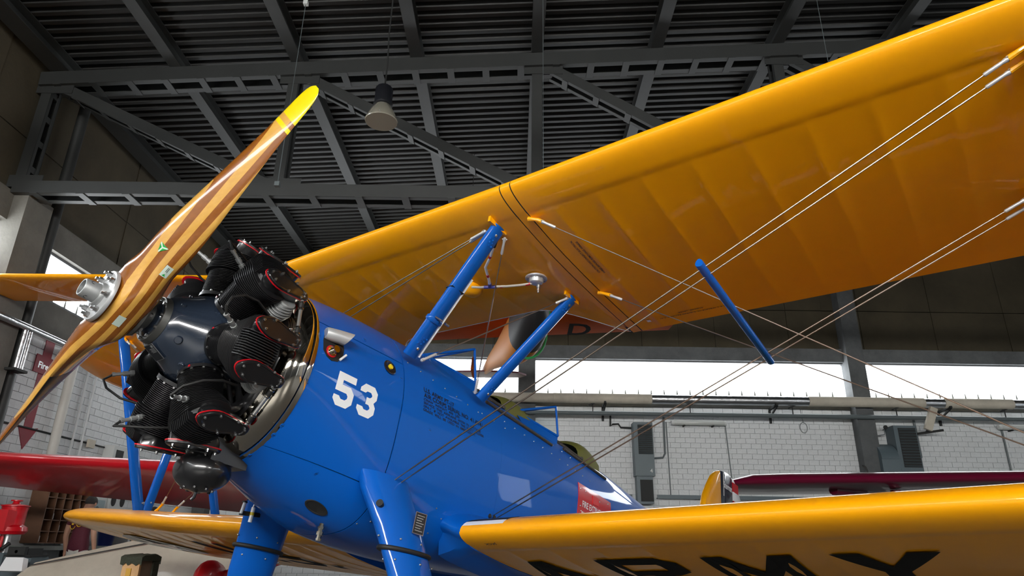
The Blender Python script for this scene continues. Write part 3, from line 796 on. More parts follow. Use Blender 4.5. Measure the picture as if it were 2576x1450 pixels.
# screws on the cowl panels
def dzus(x, z, side=-1):
    p = fus_side(x, z, .0006, side); q = fus_side(x, z, .02, side); n = (q-p).normalized()
    s = AP(MB().lathe([(-.002, .012), (.0004, .012), (.0007, .011)], p, n, 18), 'cowl_fastener', M_blue, smooth=30)
    t = frame(n)[0]; AP(MB().bar(p+n*.0009-t*.008, p+n*.0009+t*.008, .0022, .001, n), 'slot', M_blue_dark, s, smooth=None)
for x, z in ((.803, -.33), (.80, -.37), (.80, -.455), (.80, .10), (.80, -.14), (1.34, -.43), (1.34, -.50), (1.35, .10), (1.06, -.47), (1.10, .22), (1.60, -.10)): dzus(x, z)
def skin_rivets(pts, side=-1, r=.0048, off=0.):
    for x, z in pts:
        p = fus_side(x, z, off, side); n = (fus_side(x, z, .03, side)-p).normalized()
        AP(MB().lathe([(-.001, r), (.0018, r*.9), (.003, r*.5)], p, n, 8), 'rivet', M_steel)
skin_rivets([(1.42+.10*i, .225-.012*i) for i in range(7)]+[(2.06+.12*i, .16-.006*i) for i in range(3)])
skin_rivets([(2.32+.11*i, .20-.008*i) for i in range(11)]+[(1.46, -.47), (1.42, -.52), (1.41, -.56), (1.44, -.60), (1.62, -.50), (1.72, -.55), (1.78, -.46), (1.84, -.50), (1.80, -.58), (1.39, -.62)])
skin_rivets([(2.36+.12*i, .30-.01*i) for i in range(9)])
# starter / filler recess with its grey scoop
def skin_plate(x, z, pts, off=.002, side=-1):
    ring = [fus_side(x+a, z+c, off, side) for a, c in pts]; ring2 = [fus_side(x+a, z+c, off-.004, side) for a, c in pts]
    bb = MB(); k = len(pts); bb.v += [tuple(p) for p in ring+ring2]; bb.f += [tuple(range(k)), tuple(range(2*k-1, k-1, -1))]+[(i, (i+1) % k, k+(i+1) % k, k+i) for i in range(k)]; bb.m += [0]*(k+2); return bb
pl = AP(skin_plate(.89, .068, [(-.055, .06), (.055, .06), (.064, .02), (.06, -.025), (.035, -.055), (.0, -.065), (-.03, -.055), (-.056, -.03), (-.062, .02)], .003), 'recess_plate', M_rubber, smooth=None)
p0 = fus_side(.835, .118, -.015); d = Vector((.62, -.62, .42)).normalized(); ax = Vector((.97, -.22, .09)).normalized()
# scoop: half-open tube pointing aft
def scoop():
    u, w, a = frame(ax); rings = []
    o = fus_side(.83, .120, .012)
    up = Vector((0, 0, 1)); out_ = Vector((0, -1, 0)); out_ = (out_-ax*out_.dot(ax)).normalized(); up = ax.cross(out_)
    if up.z < 0: up = -up
    for t, r in ((0, .026), (.01, .030), (.06, .033), (.10, .034)):
        ring = []
        for j in range(24):
            q = 2*PI*j/24; sl = .045*max(0, (t-.05)/.05)*(math.sin(q)*.5+.5)
            ring.append(o+ax*(t+sl)+out_*math.cos(q)*r+up*math.sin(q)*r)
        rings.append(ring)
    rin = [[p.lerp(o+ax*(p-o).dot(ax), .14) for p in ring] for ring in rings[::-1]]
    return MB().loft(rings+rin)
AP(scoop(), 'air_scoop', M_silver, pl, smooth=40)
pp = fus_side(.878, .045, .003); nn = (fus_side(.878, .045, .05)-pp).normalized()
AP(MB().lathe([(0, .030), (.004, .030), (.005, .026)], pp, nn, 24), 'red_ring', M_red, pl)
AP(MB().lathe([(.004, .024), (.008, .024), (.010, .014), (.030, .014), (.036, .018), (.040, .018)], pp, nn, 20), 'starter_dog', M_chrome, pl)
AP(MB().lathe([(.0, .019), (.006, .019), (.007, .012)], fus_side(.905, .062, .018), nn, 16), 'starter_cap', M_black, pl)
q0 = fus_side(.93, .022, .008); AP(MB().tube(q0, q0+Vector((.025, -.006, .035)), .006, n=10), 'lever', M_white, pl)
# yellow filler cap
pp = fus_side(1.266, .128, .0); nn = (fus_side(1.266, .128, .05)-pp).normalized()
fc = AP(MB().lathe([(0, .041), (.004, .041), (.007, .036), (.007, .024), (.004, .022)], pp, nn, 32), 'filler_recess', M_black)
M_capy = mat('yellow_cap', (.75, .55, .01), .4)
AP(MB().lathe([(.003, .0145), (.012, .0145), (.014, .011)], pp, nn, 20), 'filler_cap', M_capy, fc)
for k in range(12):
    a = 2*PI*k/12; u, w, _ = frame(nn); AP(MB().lathe([(.006, .003), (.009, .003)], pp+(u*math.cos(a)+w*math.sin(a))*.031, nn, 6), 'cap_screw', M_black, fc, smooth=None)
# oval vent and drain fitting under the cowl
def on_fus(x, y, z): 
    return Vector((x, y, z))
def belly(x, y, side=-1):
    # angle whose point has that y on the lower port side
    lo_, hi = PI, 1.5*PI
    for _ in range(40):
        mid = (lo_+hi)/2
        if fus(x, mid).y < y: lo_ = mid
        else: hi = mid
    return mid
ph = belly(1.18, -.222)
bb = MB(); rings = []
for rr, of in ((1., .0), (1., .004), (.86, .004), (.80, .0015), (.02, .0015)):
    rings.append([fus(1.18+.060*rr*math.cos(2*PI*j/28), ph+.085*rr*math.sin(2*PI*j/28), of) for j in range(28)])
AP(bb.loft(rings), 'oval_vent', M_rubber, smooth=40)
pd = fus(1.285, belly(1.285, -.16), 0)
AP(MB().lathe([(-.01, .012), (.01, .012), (.01, .017), (.022, .017), (.022, .013), (.034, .013), (.034, .019), (.05, .019), (.05, .012), (.065, .012), (.065, .016), (.075, .014)], pd, (0, 0, -1), 8), 'drain_valve', M_chrome, smooth=None)

# ============================================================ windscreens, cockpits
M_glass = mat('clear_acrylic', (.92, .97, 1.), .03, trans=1., spec=.5)
M_glass.node_tree.nodes['Principled BSDF'].inputs['IOR'].default_value = 1.04
def windscreen(xf, zf, xr, zr, xb, zb, hw):
    # three flat panes: front pane and two side panes in a blue frame. xf: foot of the centre line, xr,zr: top rear corner, xb,zb: bottom rear corner
    root = None
    tl, tr = Vector((xr, -hw, zr)), Vector((xr, hw, zr)); bl, br = Vector((xb, -hw-.02, zb)), Vector((xb, hw+.02, zb))
    fl, fr = Vector((xf, -hw*.86, zf)), Vector((xf, hw*.86, zf))
    fr_mb = MB()
    for a, c in ((tl, tr), (tl, fl), (tr, fr), (tl, bl), (tr, br), (fl, bl), (fr, br), (fl, fr)): fr_mb.path([a, c], .0085, 8)
    f = AP(fr_mb, 'windscreen_frame', M_blue, smooth=40)
    for P in ((fl, fr, tr, tl), (fl, tl, bl), (fr, br, tr)):
        c = sum(P, Vector((0,0,0)))/len(P); n = (P[1]-P[0]).cross(P[2]-P[0]).normalized()*.0015
        bb = MB(); k = len(P); Q = [p+(c-p).normalized()*.004 for p in P]
        bb.v += [tuple(p-n) for p in Q]+[tuple(p+n) for p in Q]; bb.f += [tuple(range(k)), tuple(range(2*k-1, k-1, -1))]+[(i, (i+1) % k, k+(i+1) % k, k+i) for i in range(k)]; bb.m += [0]*(k+2)
        AP(bb, 'pane', M_glass, f, smooth=None)
    # skirt between the frame and the decking
    sk = MB()
    for sd, a, c in ((-1, fl, bl), (1, fr, br)):
        A = [a.lerp(c, t/8) for t in range(9)]; Bq = [fus_side(p.x, min(.30, p.z-.05), -.004, sd) for p in A]
        sk.loft([[p, q] for p, q in zip(A, Bq)], closed=False)
    A = [fl.lerp(fr, t/10) for t in range(11)]; Bq = [fus(xf-.05, lerp(phi_z(xf, .34, -1), phi_z(xf, .34, 1), t/10), -.003) for t in range(11)]
    sk.loft([[p, q] for p, q in zip(A, Bq)], closed=False)
    AP(sk, 'windscreen_skirt', M_blue, f, smooth=40)
windscreen(1.69, .415, 2.08, .615, 2.115, .395, .235)
windscreen(2.62, .395, 3.06, .575, 3.09, .360, .235)
# padded cockpit edges and seat backs
M_leather = mat('dark_leather', (.035, .028, .022), .55, bump=.4, bscale=90)
M_olive = mat('olive_seat', (.12, .12, .02), .6)
def cockpit(x0, x1):
    pts = []
    for i in range(33):
        a = 2*PI*i/32; x = (x0+x1)/2+(x1-x0)/2*math.cos(a); y = .25*math.sin(a)
        w, zc, tp, bt, nt, nb = interp(x, FS)
        z = zc+(tp-zc)*(1-(abs(y)/w)**nt)**(1/nt)
        pts.append((x, y, z+.006))
    c = AP(MB().path(pts[:-1], .014, 10, closed=True), 'cockpit_coaming', M_leather, smooth=60)
    bb = MB(); k = len(pts)-1; bb.v += [(p[0], p[1], p[2]+.002) for p in pts[:-1]]+[(p[0], p[1], -.3) for p in pts[:-1]]; bb.f += [(i, (i+1) % k, k+(i+1) % k, k+i) for i in range(k)]; bb.m += [0]*k
    bb.f.append(tuple(range(k))); bb.m.append(0)
    AP(bb, 'cockpit_opening', M_rubber, c, smooth=None)
cockpit(2.12, 2.60); cockpit(3.14, 3.62)
for x0, x1, z0 in ((2.44, 2.88, .318), (3.42, 3.75, .33)):
    rings = []
    for i in range(12):
        t = i/11; x = lerp(x0, x1, t); h = .085*math.sin(PI*min(1, t*.9+.08))**.8+.01
        rings.append([Vector((x, .23*math.cos(PI*j/14), fus(x, PI/2).z-.10+ (h+.10)*math.sin(PI*j/14)**.6)) for j in range(15)])
    AP(MB().loft(rings, closed=False), 'headrest', M_olive, smooth=60)
    AP(MB().path([fus_side(lerp(x0-.28, x1+.04, i/14), lerp(.275, .235, i/14), .004) for i in range(15)], .012, 8), 'leather_edging', M_leather, smooth=60)

# ============================================================ wing roots, walkways, tail
for sd in (-1, 1):
    rings = []
    for y, e in ((.36, .045), (.43, .030), (.47, .016), (.50, .008), (.525, .004), (.537, .003)):
        ring = wing_ring(LW, sd*y, 0, 1, 0); c = Vector((LW['x']+.75, sd*y, LW['z']-.03))
        rings.append([p+Vector(((p.x-c.x)*e*.35, 0, (1 if p.z > c.z else -1)*e*1.2)) for p in ring])
    AP(MB().loft(rings), 'wing_root_fairing', M_blue, smooth=50)
    bb = MB(); rows = []
    for c in (.020, .035, .05, .08, .12, .17, .25, .35, .5, .65, .8, .9): rows.append([wing_pt(LW, sd*y, c, 1, .0025) for y in (.54, .62, .70, .80)])
    AP(bb.loft(rows, closed=False), 'walkway', M_rubber, smooth=40)
    bb = MB().loft([[wing_pt(LW, sd*y, c, 1, .004) for y in (.54, .67, .80)] for c in (.004, .012, .024)], closed=False); AP(bb, 'walkway_edge', M_white, smooth=40)
M_navy = mat('dark_blue_paint', (.006, .012, .03), .25, coat=.6)
def surf(poly, th, mt, nm, o=(0,0,0)):
    # vertical tail surface from an (x,z) outline with rounded edge
    bb = MB(); c = Vector((sum(p[0] for p in poly)/len(poly), sum(p[1] for p in poly)/len(poly), 0)); rings = []
    for y, s in ((-th/2*.4, .985), (-th/2, .93), (-th*.6, .5), (th*.6, .5), (th/2, .93), (th/2*.4, .985)):
        pass
    for y, s in ((-th*.55, .35), (-th/2, .88), (-th*.25, .985), (0, 1.), (th*.25, .985), (th/2, .88), (th*.55, .35)):
        rings.append([Vector((c.x+(p[0]-c.x)*s, y, c.y+(p[1]-c.y)*s)) for p in poly])
    return AP(bb.loft(rings), nm, mt, smooth=40)
def smoothpoly(P, n=4):
    out = []; k = len(P)
    for i in range(k):
        p0, p1, p2, p3 = P[i-1], P[i], P[(i+1) % k], P[(i+2) % k]
        for j in range(n):
            t = j/n; out.append(tuple(.5*((2*p1[d])+(-p0[d]+p2[d])*t+(2*p0[d]-5*p1[d]+4*p2[d]-p3[d])*t*t+(-p0[d]+3*p1[d]-3*p2[d]+p3[d])*t**3) for d in (0, 1)))
    return out
surf([(6.18, .14), (6.33, .45), (6.40, .70), (6.44, .80), (6.55, .94), (6.68, 1.07), (6.80, 1.145), (6.915, 1.187), (6.915, .10), (6.5, .10)], .07, M_yellow, 'fin')
surf([(6.925, 1.19), (7.05, 1.212), (7.18, 1.220), (7.285, 1.216), (7.285, 0), (6.925, 0)], .06, M_navy, 'rudder_band')
rud = surf([(7.29, 1.214), (7.38, 1.19), (7.47, 1.13), (7.60, .99), (7.70, .75), (7.75, .45), (7.72, .15), (7.62, -.06), (7.29, -.12)], .05, M_white, 'rudder')
for i, z in enumerate((1.09, .87, .65, .43, .21)):
    xe = interp(z, [(-.1, 7.58), (.15, 7.70), (.45, 7.73), (.75, 7.68), (.99, 7.58), (1.13, 7.45), (1.2, 7.33)])[0]
    AP(MB().box2((7.30, -.0285, z-.055), (xe-.02, .0285, z+.055)), 'rudder_stripe', M_red, rud, smooth=None)
for sd in (-1, 1):
    pts = [(6.25, .04), (6.36, .5), (6.50, 1.0), (6.66, 1.42), (6.80, 1.52), (7.05, 1.50), (7.22, 1.3), (7.28, .8), (7.25, .2), (7.18, .08)]
    bb = MB(); c = (6.8, .7)
    bb.loft([[Vector((c[0]+(x-c[0])*s, sd*(c[1]+(y-c[1])*s), .13+h)) for x, y in pts] for h, s in ((-.03, .7), (-.02, .93), (0, 1), (.02, .93), (.03, .7))]); AP(bb, 'tailplane', M_yellow, smooth=40)
# ============================================================ landing gear
def gear(sd):
    A = [ # t along: x, y, z, chord, thick
        (1.41, .40, -.40, .30, .16), (1.42, .435, -.48, .31, .175), (1.435, .475, -.55, .30, .165), (1.46, .52, -.64, .285, .150), (1.485, .562, -.735, .275, .142),
        (1.515, .615, -.86, .265, .136), (1.58, .695, -1.05, .24, .12), (1.655, .765, -1.24, .20, .10), (1.685, .785, -1.31, .16, .09)]
    def ring(a, k=1.):
        x, y, z, c, t = a
        return [Vector((x+c/2*k*math.cos(2*PI*j/28)-.02*math.cos(4*PI*j/28), sd*(y+t/2*k*math.sin(2*PI*j/28)*(1-.2*math.cos(2*PI*j/28))), z+.25*(c/2*k*math.cos(2*PI*j/28))*.0)) for j in range(28)]
    g_ = AP(MB().loft([ring(a) for a in A]), 'landing_gear_leg', M_blue, smooth=50)
    a = A[4]; P = ring((a[0], a[1], a[2], a[3]+.016, a[4]+.016)); AP(MB().path(P, .0105, 10, closed=True), 'rubber_cuff', M_rubber, g_, smooth=60)
    for dz, da in ((-.045, 0), (.045, .3)):
        aa = (a[0]+dz*-.4, a[1]-sd*0-dz*.4, a[2]+dz, a[3]+.004, a[4]+.004); R_ = ring(aa)
        for j in range(0, 28, 4): AP(MB().ball(R_[(j+int(da*8)) % 28], .0055, 8, 6), 'screw', M_steel, g_)
    w = AP(MB().lathe([(-.075, .12), (-.085, .16), (-.095, .21), (-.085, .265), (-.05, .295), (0, .305), (.05, .295), (.085, .265), (.095, .21), (.085, .16), (.075, .12)], (1.70, sd*.86, -1.33), (0, 1, 0), 40), 'wheel', M_rubber, smooth=40)
    AP(MB().lathe([(-.088, .02), (-.09, .10), (-.08, .155), (.08, .155), (.09, .10), (.088, .02)], (1.70, sd*.86, -1.33), (0, 1, 0), 32), 'wheel_disc', M_yellow, w, smooth=40)
    return g_, A
gp, GA = gear(-1); gs, _ = gear(1)
# placard on the port leg, step peg, wire ports
P0 = Vector((1.44, -.56, -.545)); 
pl_o = Vector((1.482, -.612, -.603)); ex = Vector((.85, -.45, -.1)).normalized(); ey = Vector((-.30, .38, .9)); ey = (ey-ex*ey.dot(ex)).normalized()
pl = AP(MB().prism([(-.028, -.052), (.028, -.052), (.028, .052), (-.028, .052)], pl_o, ex, ey, -.003 if ex.cross(ey).y > 0 else .003), 'placard_frame', M_steel, smooth=None)
n_ = ex.cross(ey); n_ = n_ if n_.y < 0 else -n_
AP(MB().prism([(-.025, -.049), (.025, -.049), (.025, .049), (-.025, .049)], pl_o+n_*.0034, ex, ey, .0006), 'placard', M_print, pl, smooth=None)
bb = MB()
for k in range(7): bb.prism([(-.019, -.0015), (.019-.006*(k % 3), -.0015), (.019-.006*(k % 3), .0015), (-.019, .0015)], pl_o+n_*.0042+ey*(.036-.012*k), ex, ey, .0003)
AP(bb, 'placard_lines', M_alu, pl, smooth=None)
AP(MB().path([(1.345, -.50, -.566), (1.31, -.52, -.560), (1.280, -.535, -.552)], [.014, .013, .017], 14), 'step_peg', M_rubber, smooth=50)
for x in (1.388, 1.433, 2.215, 2.26):
    z = -.437 if x < 2 else -.40
    p = fus_side(x, z, .0); AP(MB().lathe([(-.004, .012), (.006, .012), (.008, .009), (.008, .004)], p, (0, -1, .25), 14), 'wire_grommet', M_rubber)
# upper wing fittings: fuel drain, sight gauge dome, fuel lines
pd = wing_pt(UW, -.821, .455, -1); n_ = Vector((.09, 0, -1)).normalized()
dr = AP(MB().lathe([(-.004, .066), (.005, .066), (.007, .062), (.007, .045), (.030, .040), (.036, .030), (.038, .01)], pd, n_, 28), 'fuel_outlet', M_silver, smooth=35)
for k in range(12):
    a = 2*PI*k/12; u, w, _ = frame(n_); AP(MB().lathe([(.006, .0055), (.012, .0055)], pd+(u*math.cos(a)+w*math.sin(a))*.055, n_, 6), 'flange_nut', M_steel, dr, smooth=None)
AP(MB().lathe([(.03, .012), (.055, .012), (.055, .008), (.075, .008), (.075, .005), (.085, .005)], pd+Vector((.02, -.005, 0)), n_, 10), 'drain_cock', M_steel, dr, smooth=None)
AP(MB().ball(wing_pt(UW, -.372, .412, -1, .0), .072, 20, 10, (1.1, .9, .8)), 'sight_gauge_dome', M_yellow, smooth=60)
M_hose = mat('fuel_line', (.50, .46, .40), .4)
M_bluefit = mat('anodised_fitting', (.16, .15, .42), .3, metal=.8)
te = Vector((0, 0, 0))
def upz(y, c, d): return wing_pt(UW, y, c, -1)+Vector((0, 0, -d))
tee = upz(-.56, .385, .06)
h1 = AP(MB().path([upz(-.80, .45, .035), upz(-.74, .43, .05), upz(-.66, .41, .058), tee, upz(-.50, .375, .06), upz(-.45, .36, .06)], .0075, 10), 'fuel_line', M_hose, smooth=60)
AP(MB().path([upz(-.79, .447, .037), upz(-.765, .44, .044)], .0085, 10), 'hose_band', M_red, h1); AP(MB().path([upz(-.635, .405, .058), upz(-.62, .402, .059)], .0085, 10), 'hose_band', M_red, h1)
AP(MB().path([upz(-.60, .396, .06), upz(-.525, .379, .06)], .011, 8), 'tee_fitting', M_bluefit, h1, smooth=None)
h2 = AP(MB().path([tee, upz(-.60, .345, .06), upz(-.66, .27, .062), upz(-.74, .23, .05), upz(-.80, .195, .04)], .0082, 10), 'fuel_line', M_white, smooth=60)
AP(MB().path([tee, upz(-.582, .365, .06)], .0115, 8), 'tee_fitting', M_bluefit, h2, smooth=None)
AP(MB().path([upz(-.615, .325, .061), upz(-.625, .312, .0615)], .0092, 10), 'hose_band', M_red, h2); AP(MB().path([upz(-.728, .236, .052), upz(-.742, .229, .0495)], .0092, 10), 'hose_band', M_red, h2)
AP(MB().path([upz(-.80, .195, .04), upz(-.83, .178, .03)], .013, 10), 'hose_end', M_rubber, h2)
# strut clamp, white line and sight tube on the front cabane strut
bp, tp = cab['f', -1]; a = (tp-bp).normalized(); c0 = bp.lerp(tp, .27)
cl = AP(strut_mb(c0-a*.014, c0+a*.014, .112, .054), 'strut_clamp', M_blue, smooth=40)
AP(MB().tube(c0+Vector((-.03, -.035, .0)), c0+Vector((.02, -.04, -.005)), .0055, n=8), 'clamp_bolt', M_steel, cl)
AP(MB().tube(c0+Vector((.055, -.03, 0)), c0+Vector((.085, -.03, 0)), .007, n=8), 'clamp_bolt', M_steel, cl)
AP(MB().path([bp.lerp(tp, .02)+Vector((.058, .0, 0)), bp.lerp(tp, .62)+Vector((.058, .0, 0))], .006, 8), 'strut_line', M_white, smooth=60)
AP(MB().box(bp.lerp(tp, .50), (.101, .045, .004)), 'strut_joint', M_blue_dark, smooth=None)
sg_ = upz(-.13, .43, .0); AP(MB().path([sg_, sg_+Vector((0, 0, -.16))], .011, 12), 'sight_tube', M_hose, smooth=60)
AP(MB().lathe([(0, .018), (.02, .020), (.03, .014)], sg_+Vector((0, 0, 0)), (0, 0, -1), 14), 'sight_tube_cap', M_silver)

# white drain tubes clamped to the starboard leg
dt = AP(MB().bar((1.205, .42, -.60), (1.33, .44, -.585), .02, .022), 'tube_clamp', M_rubber, smooth=None)
AP(MB().path([(1.205, .415, -.605), (1.208, .415, -.548)], .008, 10), 'drain_tube', M_white, dt, smooth=60); AP(MB().path([(1.208, .415, -.548), (1.235, .415, -.512)], [.004, .003], 8), 'tube_tip', M_steel, dt); AP(MB().lathe([(0, .014), (.008, .014)], (1.208, .415, -.548), (0, 0, 1), 12), 'tube_collar', M_rubber, dt)
AP(MB().path([(1.268, .41, -.635), (1.266, .41, -.56)], .011, 10), 'drain_tube', M_white, dt, smooth=60); AP(MB().path([(1.2675, .41, -.600), (1.267, .41, -.585)], .0118, 10), 'tube_band', M_capy, dt, smooth=60); AP(MB().path([(1.266, .41, -.56), (1.268, .41, -.525)], [.008, .003], 10), 'tube_tip', M_steel, dt)
# ============================================================ lettering and markings
from mathutils.bvhtree import BVHTree
def fit_text(body, width=None, height=None, shear=0, spacing=1.0):
    vs_, fs = text2d(body, 1.0, shear, spacing=spacing)
    x0 = min(p[0] for p in vs_); x1 = max(p[0] for p in vs_); y1 = max(p[1] for p in vs_)
    sy = (height or .1)/.70; sx = (width/(x1-x0)) if width else sy
    return [((p[0]-x0)*sx, p[1]*sy) for p in vs_], fs
def marks(b, vf, mp):
    b.add([mp(u, v) for u, v in vf[0]], vf[1]); return b
def densify(poly, d=.03):
    out = []; k = len(poly)
    for i in range(k):
        a, c = poly[i], poly[(i+1) % k]; n = max(1, int(math.hypot(c[0]-a[0], c[1]-a[1])/d))
        out += [(lerp(a[0], c[0], j/n), lerp(a[1], c[1], j/n)) for j in range(n)]
    return out
# large 53
w, h, s, k = .112, .157, .034, .026
five = [(0, h), (w*.98, h), (w*.98, h-s), (s, h-s), (s, .64*h), (w-k, .64*h), (w, .64*h-k), (w, k), (w-k, 0), (k, 0), (0, k), (0, .29*h), (s*.95, .29*h), (s*.95, s*1.3), (s*1.3, s), (w-s*1.3, s), (w-s, s*1.3), (w-s, .64*h-s*1.3), (w-s*1.3, .64*h-s), (0, .64*h-s)]
three = [(k, h), (w-k, h), (w, h-k), (w, .5*h+k*.75), (w-k*.6, .5*h), (w, .5*h-k*.75), (w, k), (w-k, 0), (k, 0), (0, k), (0, .28*h), (s, .28*h), (s, s*1.3), (s*1.3, s), (w-s*1.3, s), (w-s, s*1.3), (w-s, .5*h-s*.8), (w-s*1.3, .5*h-s*.5), (w*.42, .5*h-s*.5), (w*.42, .5*h+s*.5), (w-s*1.3, .5*h+s*.5), (w-s, .5*h+s*.8), (w-s, h-s*1.3), (w-s*1.3, h-s), (s*1.3, h-s), (s, h-s*1.3), (s, .72*h), (0, .72*h), (0, h-k)]
for P, x0 in ((five, .948), (three, 1.090)):
    b = MB(); b.v += [tuple(fus_side(x0+u, -.180+v, .0016)) for u, v in P]; b.f.append(tuple(range(len(P)))); b.m.append(0)
    AP(b, 'fuselage_number', M_white, smooth=None)
# stencilled data block
lines = [('U.S. ARMY PT-17', .095, .025, .255), ('AIR CORPS SERIAL NO. 41-0741', .064, .025, .52), ('CREW  WEIGHT  400  LBS', .044, .0135, .30), ('SERVICE  THIS  AIRPLANE  WITH  73  OCTANE', .025, .0135, .50), ('ONLY.  IF  NOT  AVAILABLE  THE  NEXT  HIGHER', .006, .0135, .53), ('GRADE  WILL  BE  USED  IN  EMERGENCY.', -.013, .0135, .455)]
b = MB()
for t, z, hh, ww in lines:
    marks(b, fit_text(t, ww, hh), lambda u, v, z=z: fus_side(1.527+u, z+v, .0014))
AP(b, 'stencil_text', M_print, smooth=None)
# red fire extinguisher door
d_ = AP(fus_patch(3.21, 3.76, lambda x: phi_z(x, .055-.01*(x-3.21)/.55, -1), lambda x: phi_z(x, -.24, -1), 8, 10, off=.003, th=.005), 'extinguisher_door', M_red, smooth=50)
b = MB(); marks(b, fit_text('FIRE EXTINGUISHER', .47, .042), lambda u, v: fus_side(3.27+u, -.098+v, .005)); AP(b, 'door_text', M_white, d_, smooth=None)
AP(skin_plate(3.33, -.15, [(-.06, -.02), (.06, -.02), (.06, .02), (-.06, .02)], .006), 'door_label', M_white, d_, smooth=None)
for x, z in ((3.24, .02), (3.32, .02), (3.24, -.10), (3.26, -.13), (3.70, .02), (3.55, .0)):
    p = fus_side(x, z, .0035); AP(MB().ball(p, .006, 8, 6), 'rivet', M_steel, d_)
AP(skin_plate(3.48, -.01, [(-.05, -.035), (.05, -.03), (.05, .03), (-.05, .025)], .0075), 'latch_plate', mat('red_latch', (.62, .01, .015), .3), d_, smooth=None)
# ARMY under the port lower wing (tops towards the leading edge)
LH, LWd, ST = .61, .40, .10
def strokes(ch):
    W, H, t = LWd, LH, ST
    if ch == 'A': return [[(W*.5-.045, H), (W*.5+.045, H), (W*.5+.0, H-.22), (t*1.05, 0), (0, 0)], [(W*.5+.045, H), (W, 0), (W-t*1.05, 0), (W*.5, H-.22)], [(.135, .14), (W-.135, .14), (W-.165, .23), (.165, .23)]]
    if ch == 'R': return [[(0, 0), (t, 0), (t, H), (0, H)], [(t, H), (W-.08, H), (W-.08-.03, H-t), (t, H-t)], [(W-.08, H), (W, H-.08), (W, .34), (W-t, .38), (W-t, H-t-.03), (W-.11, H-t)], [(t, .27), (W-.08, .27), (W, .34), (W-t, .38), (W-.12, .37), (t, .37)], [(W*.42, .27), (W*.70, .27), (W, 0), (W-t*1.15, 0)]]
    if ch == 'M': return [[(0, 0), (t, 0), (t, H*.999), (0, H)], [(W-t, 0), (W, 0), (W, H), (W-t, H*.999)], [(0, H), (t, H), (W*.5+.02, .26), (W*.5, .12), (W*.5-.045, .20)], [(W-t, H), (W, H), (W*.5+.045, .20), (W*.5, .12), (W*.5-.02, .26)]]
    if ch == 'Y': return [[(0, H), (t*1.15, H), (W*.5+.0, .40), (W*.5+t/2, .30), (W*.5-t/2, .30)], [(W-t*1.15, H), (W, H), (W*.5+t/2, .30), (W*.5, .40)], [(W*.5-t/2, 0), (W*.5+t/2, 0), (W*.5+t/2, .31), (W*.5-t/2, .31)]]
    if ch == 'U': return [[(0, .09), (t, .12), (t, H), (0, H)], [(W-t, .12), (W, .09), (W, H), (W-t, H)], [(0, .09), (.09, 0), (W-.09, 0), (W, .09), (W-t, .12), (W-t-.02, t), (t+.02, t), (t, .12)]]
    if ch == 'S': return [[(.08, H), (W-.08, H), (W, H-.08), (W, H-.17), (W-t, H-.17), (W-t-.02, H-t), (t+.02, H-t), (t, H-.13), (t, .40), (0, .36), (0, H-.08)], [(0, .36), (.08, .27), (W-.1, .25), (W, .33), (W-.07, .365), (t, .40)], [(W, .33), (W, .08), (W-.08, 0), (.08, 0), (0, .08), (0, .17), (t, .17), (t+.02, t), (W-t-.02, t), (W-t, .13), (W-t, .25)]]
    return [[(0, 0), (.11, 0), (.11, .11), (0, .11)]]
def wing_letter(ch, y0, sgn, c_top=.24, wd=None):
    # sgn -1: port, reads root to tip; +1: starboard, reads tip to root
    b = MB()
    for P in strokes(ch):
        P = densify(P, .04)
        def mp(u, v):
            y = y0-u
            c = c_top+(LH-v)/CH
            return wing_pt(LW, y, c, -1, .0035)
        b.v += [tuple(mp(*p)) for p in P]; n0 = len(b.v)-len(P); b.f.append(tuple(range(n0, len(b.v)))); b.m.append(0)
    AP(b, 'wing_letter', M_letter, smooth=None)
for ch, y0 in (('A', -.567), ('R', -1.12), ('M', -1.67), ('Y', -2.22)): wing_letter(ch, y0, -1)
for ch, y0 in (('U', 2.63), ('.', 2.15), ('S', 1.93), ('.', 1.45)): wing_letter(ch, y0, 1)
# star insignia near the starboard tip
M_insig = mat('insignia_blue', (.012, .016, .035), .4, coat=.3)
def wdisc(r0, y0, c0, mt, off, n=40, star=False):
    if star: P = [(r0*(1 if i % 2 == 0 else .382)*math.sin(PI*i/5), r0*(1 if i % 2 == 0 else .382)*math.cos(PI*i/5)) for i in range(10)]
    else: P = [(r0*math.cos(2*PI*i/n), r0*math.sin(2*PI*i/n)) for i in range(n)]
    b = MB(); ctr = wing_pt(LW, y0, c0, -1, off); b.v.append(tuple(ctr))
    P = densify(P, .04)
    b.v += [tuple(wing_pt(LW, y0-u, c0-v/CH, -1, off)) for u, v in P]; k = len(P)
    b.f += [(0, 1+i, 1+(i+1) % k) for i in range(k)]; b.m += [0]*k
    return AP(b, 'insignia', mt, smooth=None)
wdisc(.39, 3.72, .50, M_insig, .0045); wdisc(.38, 3.72, .50, M_white, .0060, star=True); wdisc(.125, 3.72, .50, M_red, .0072)
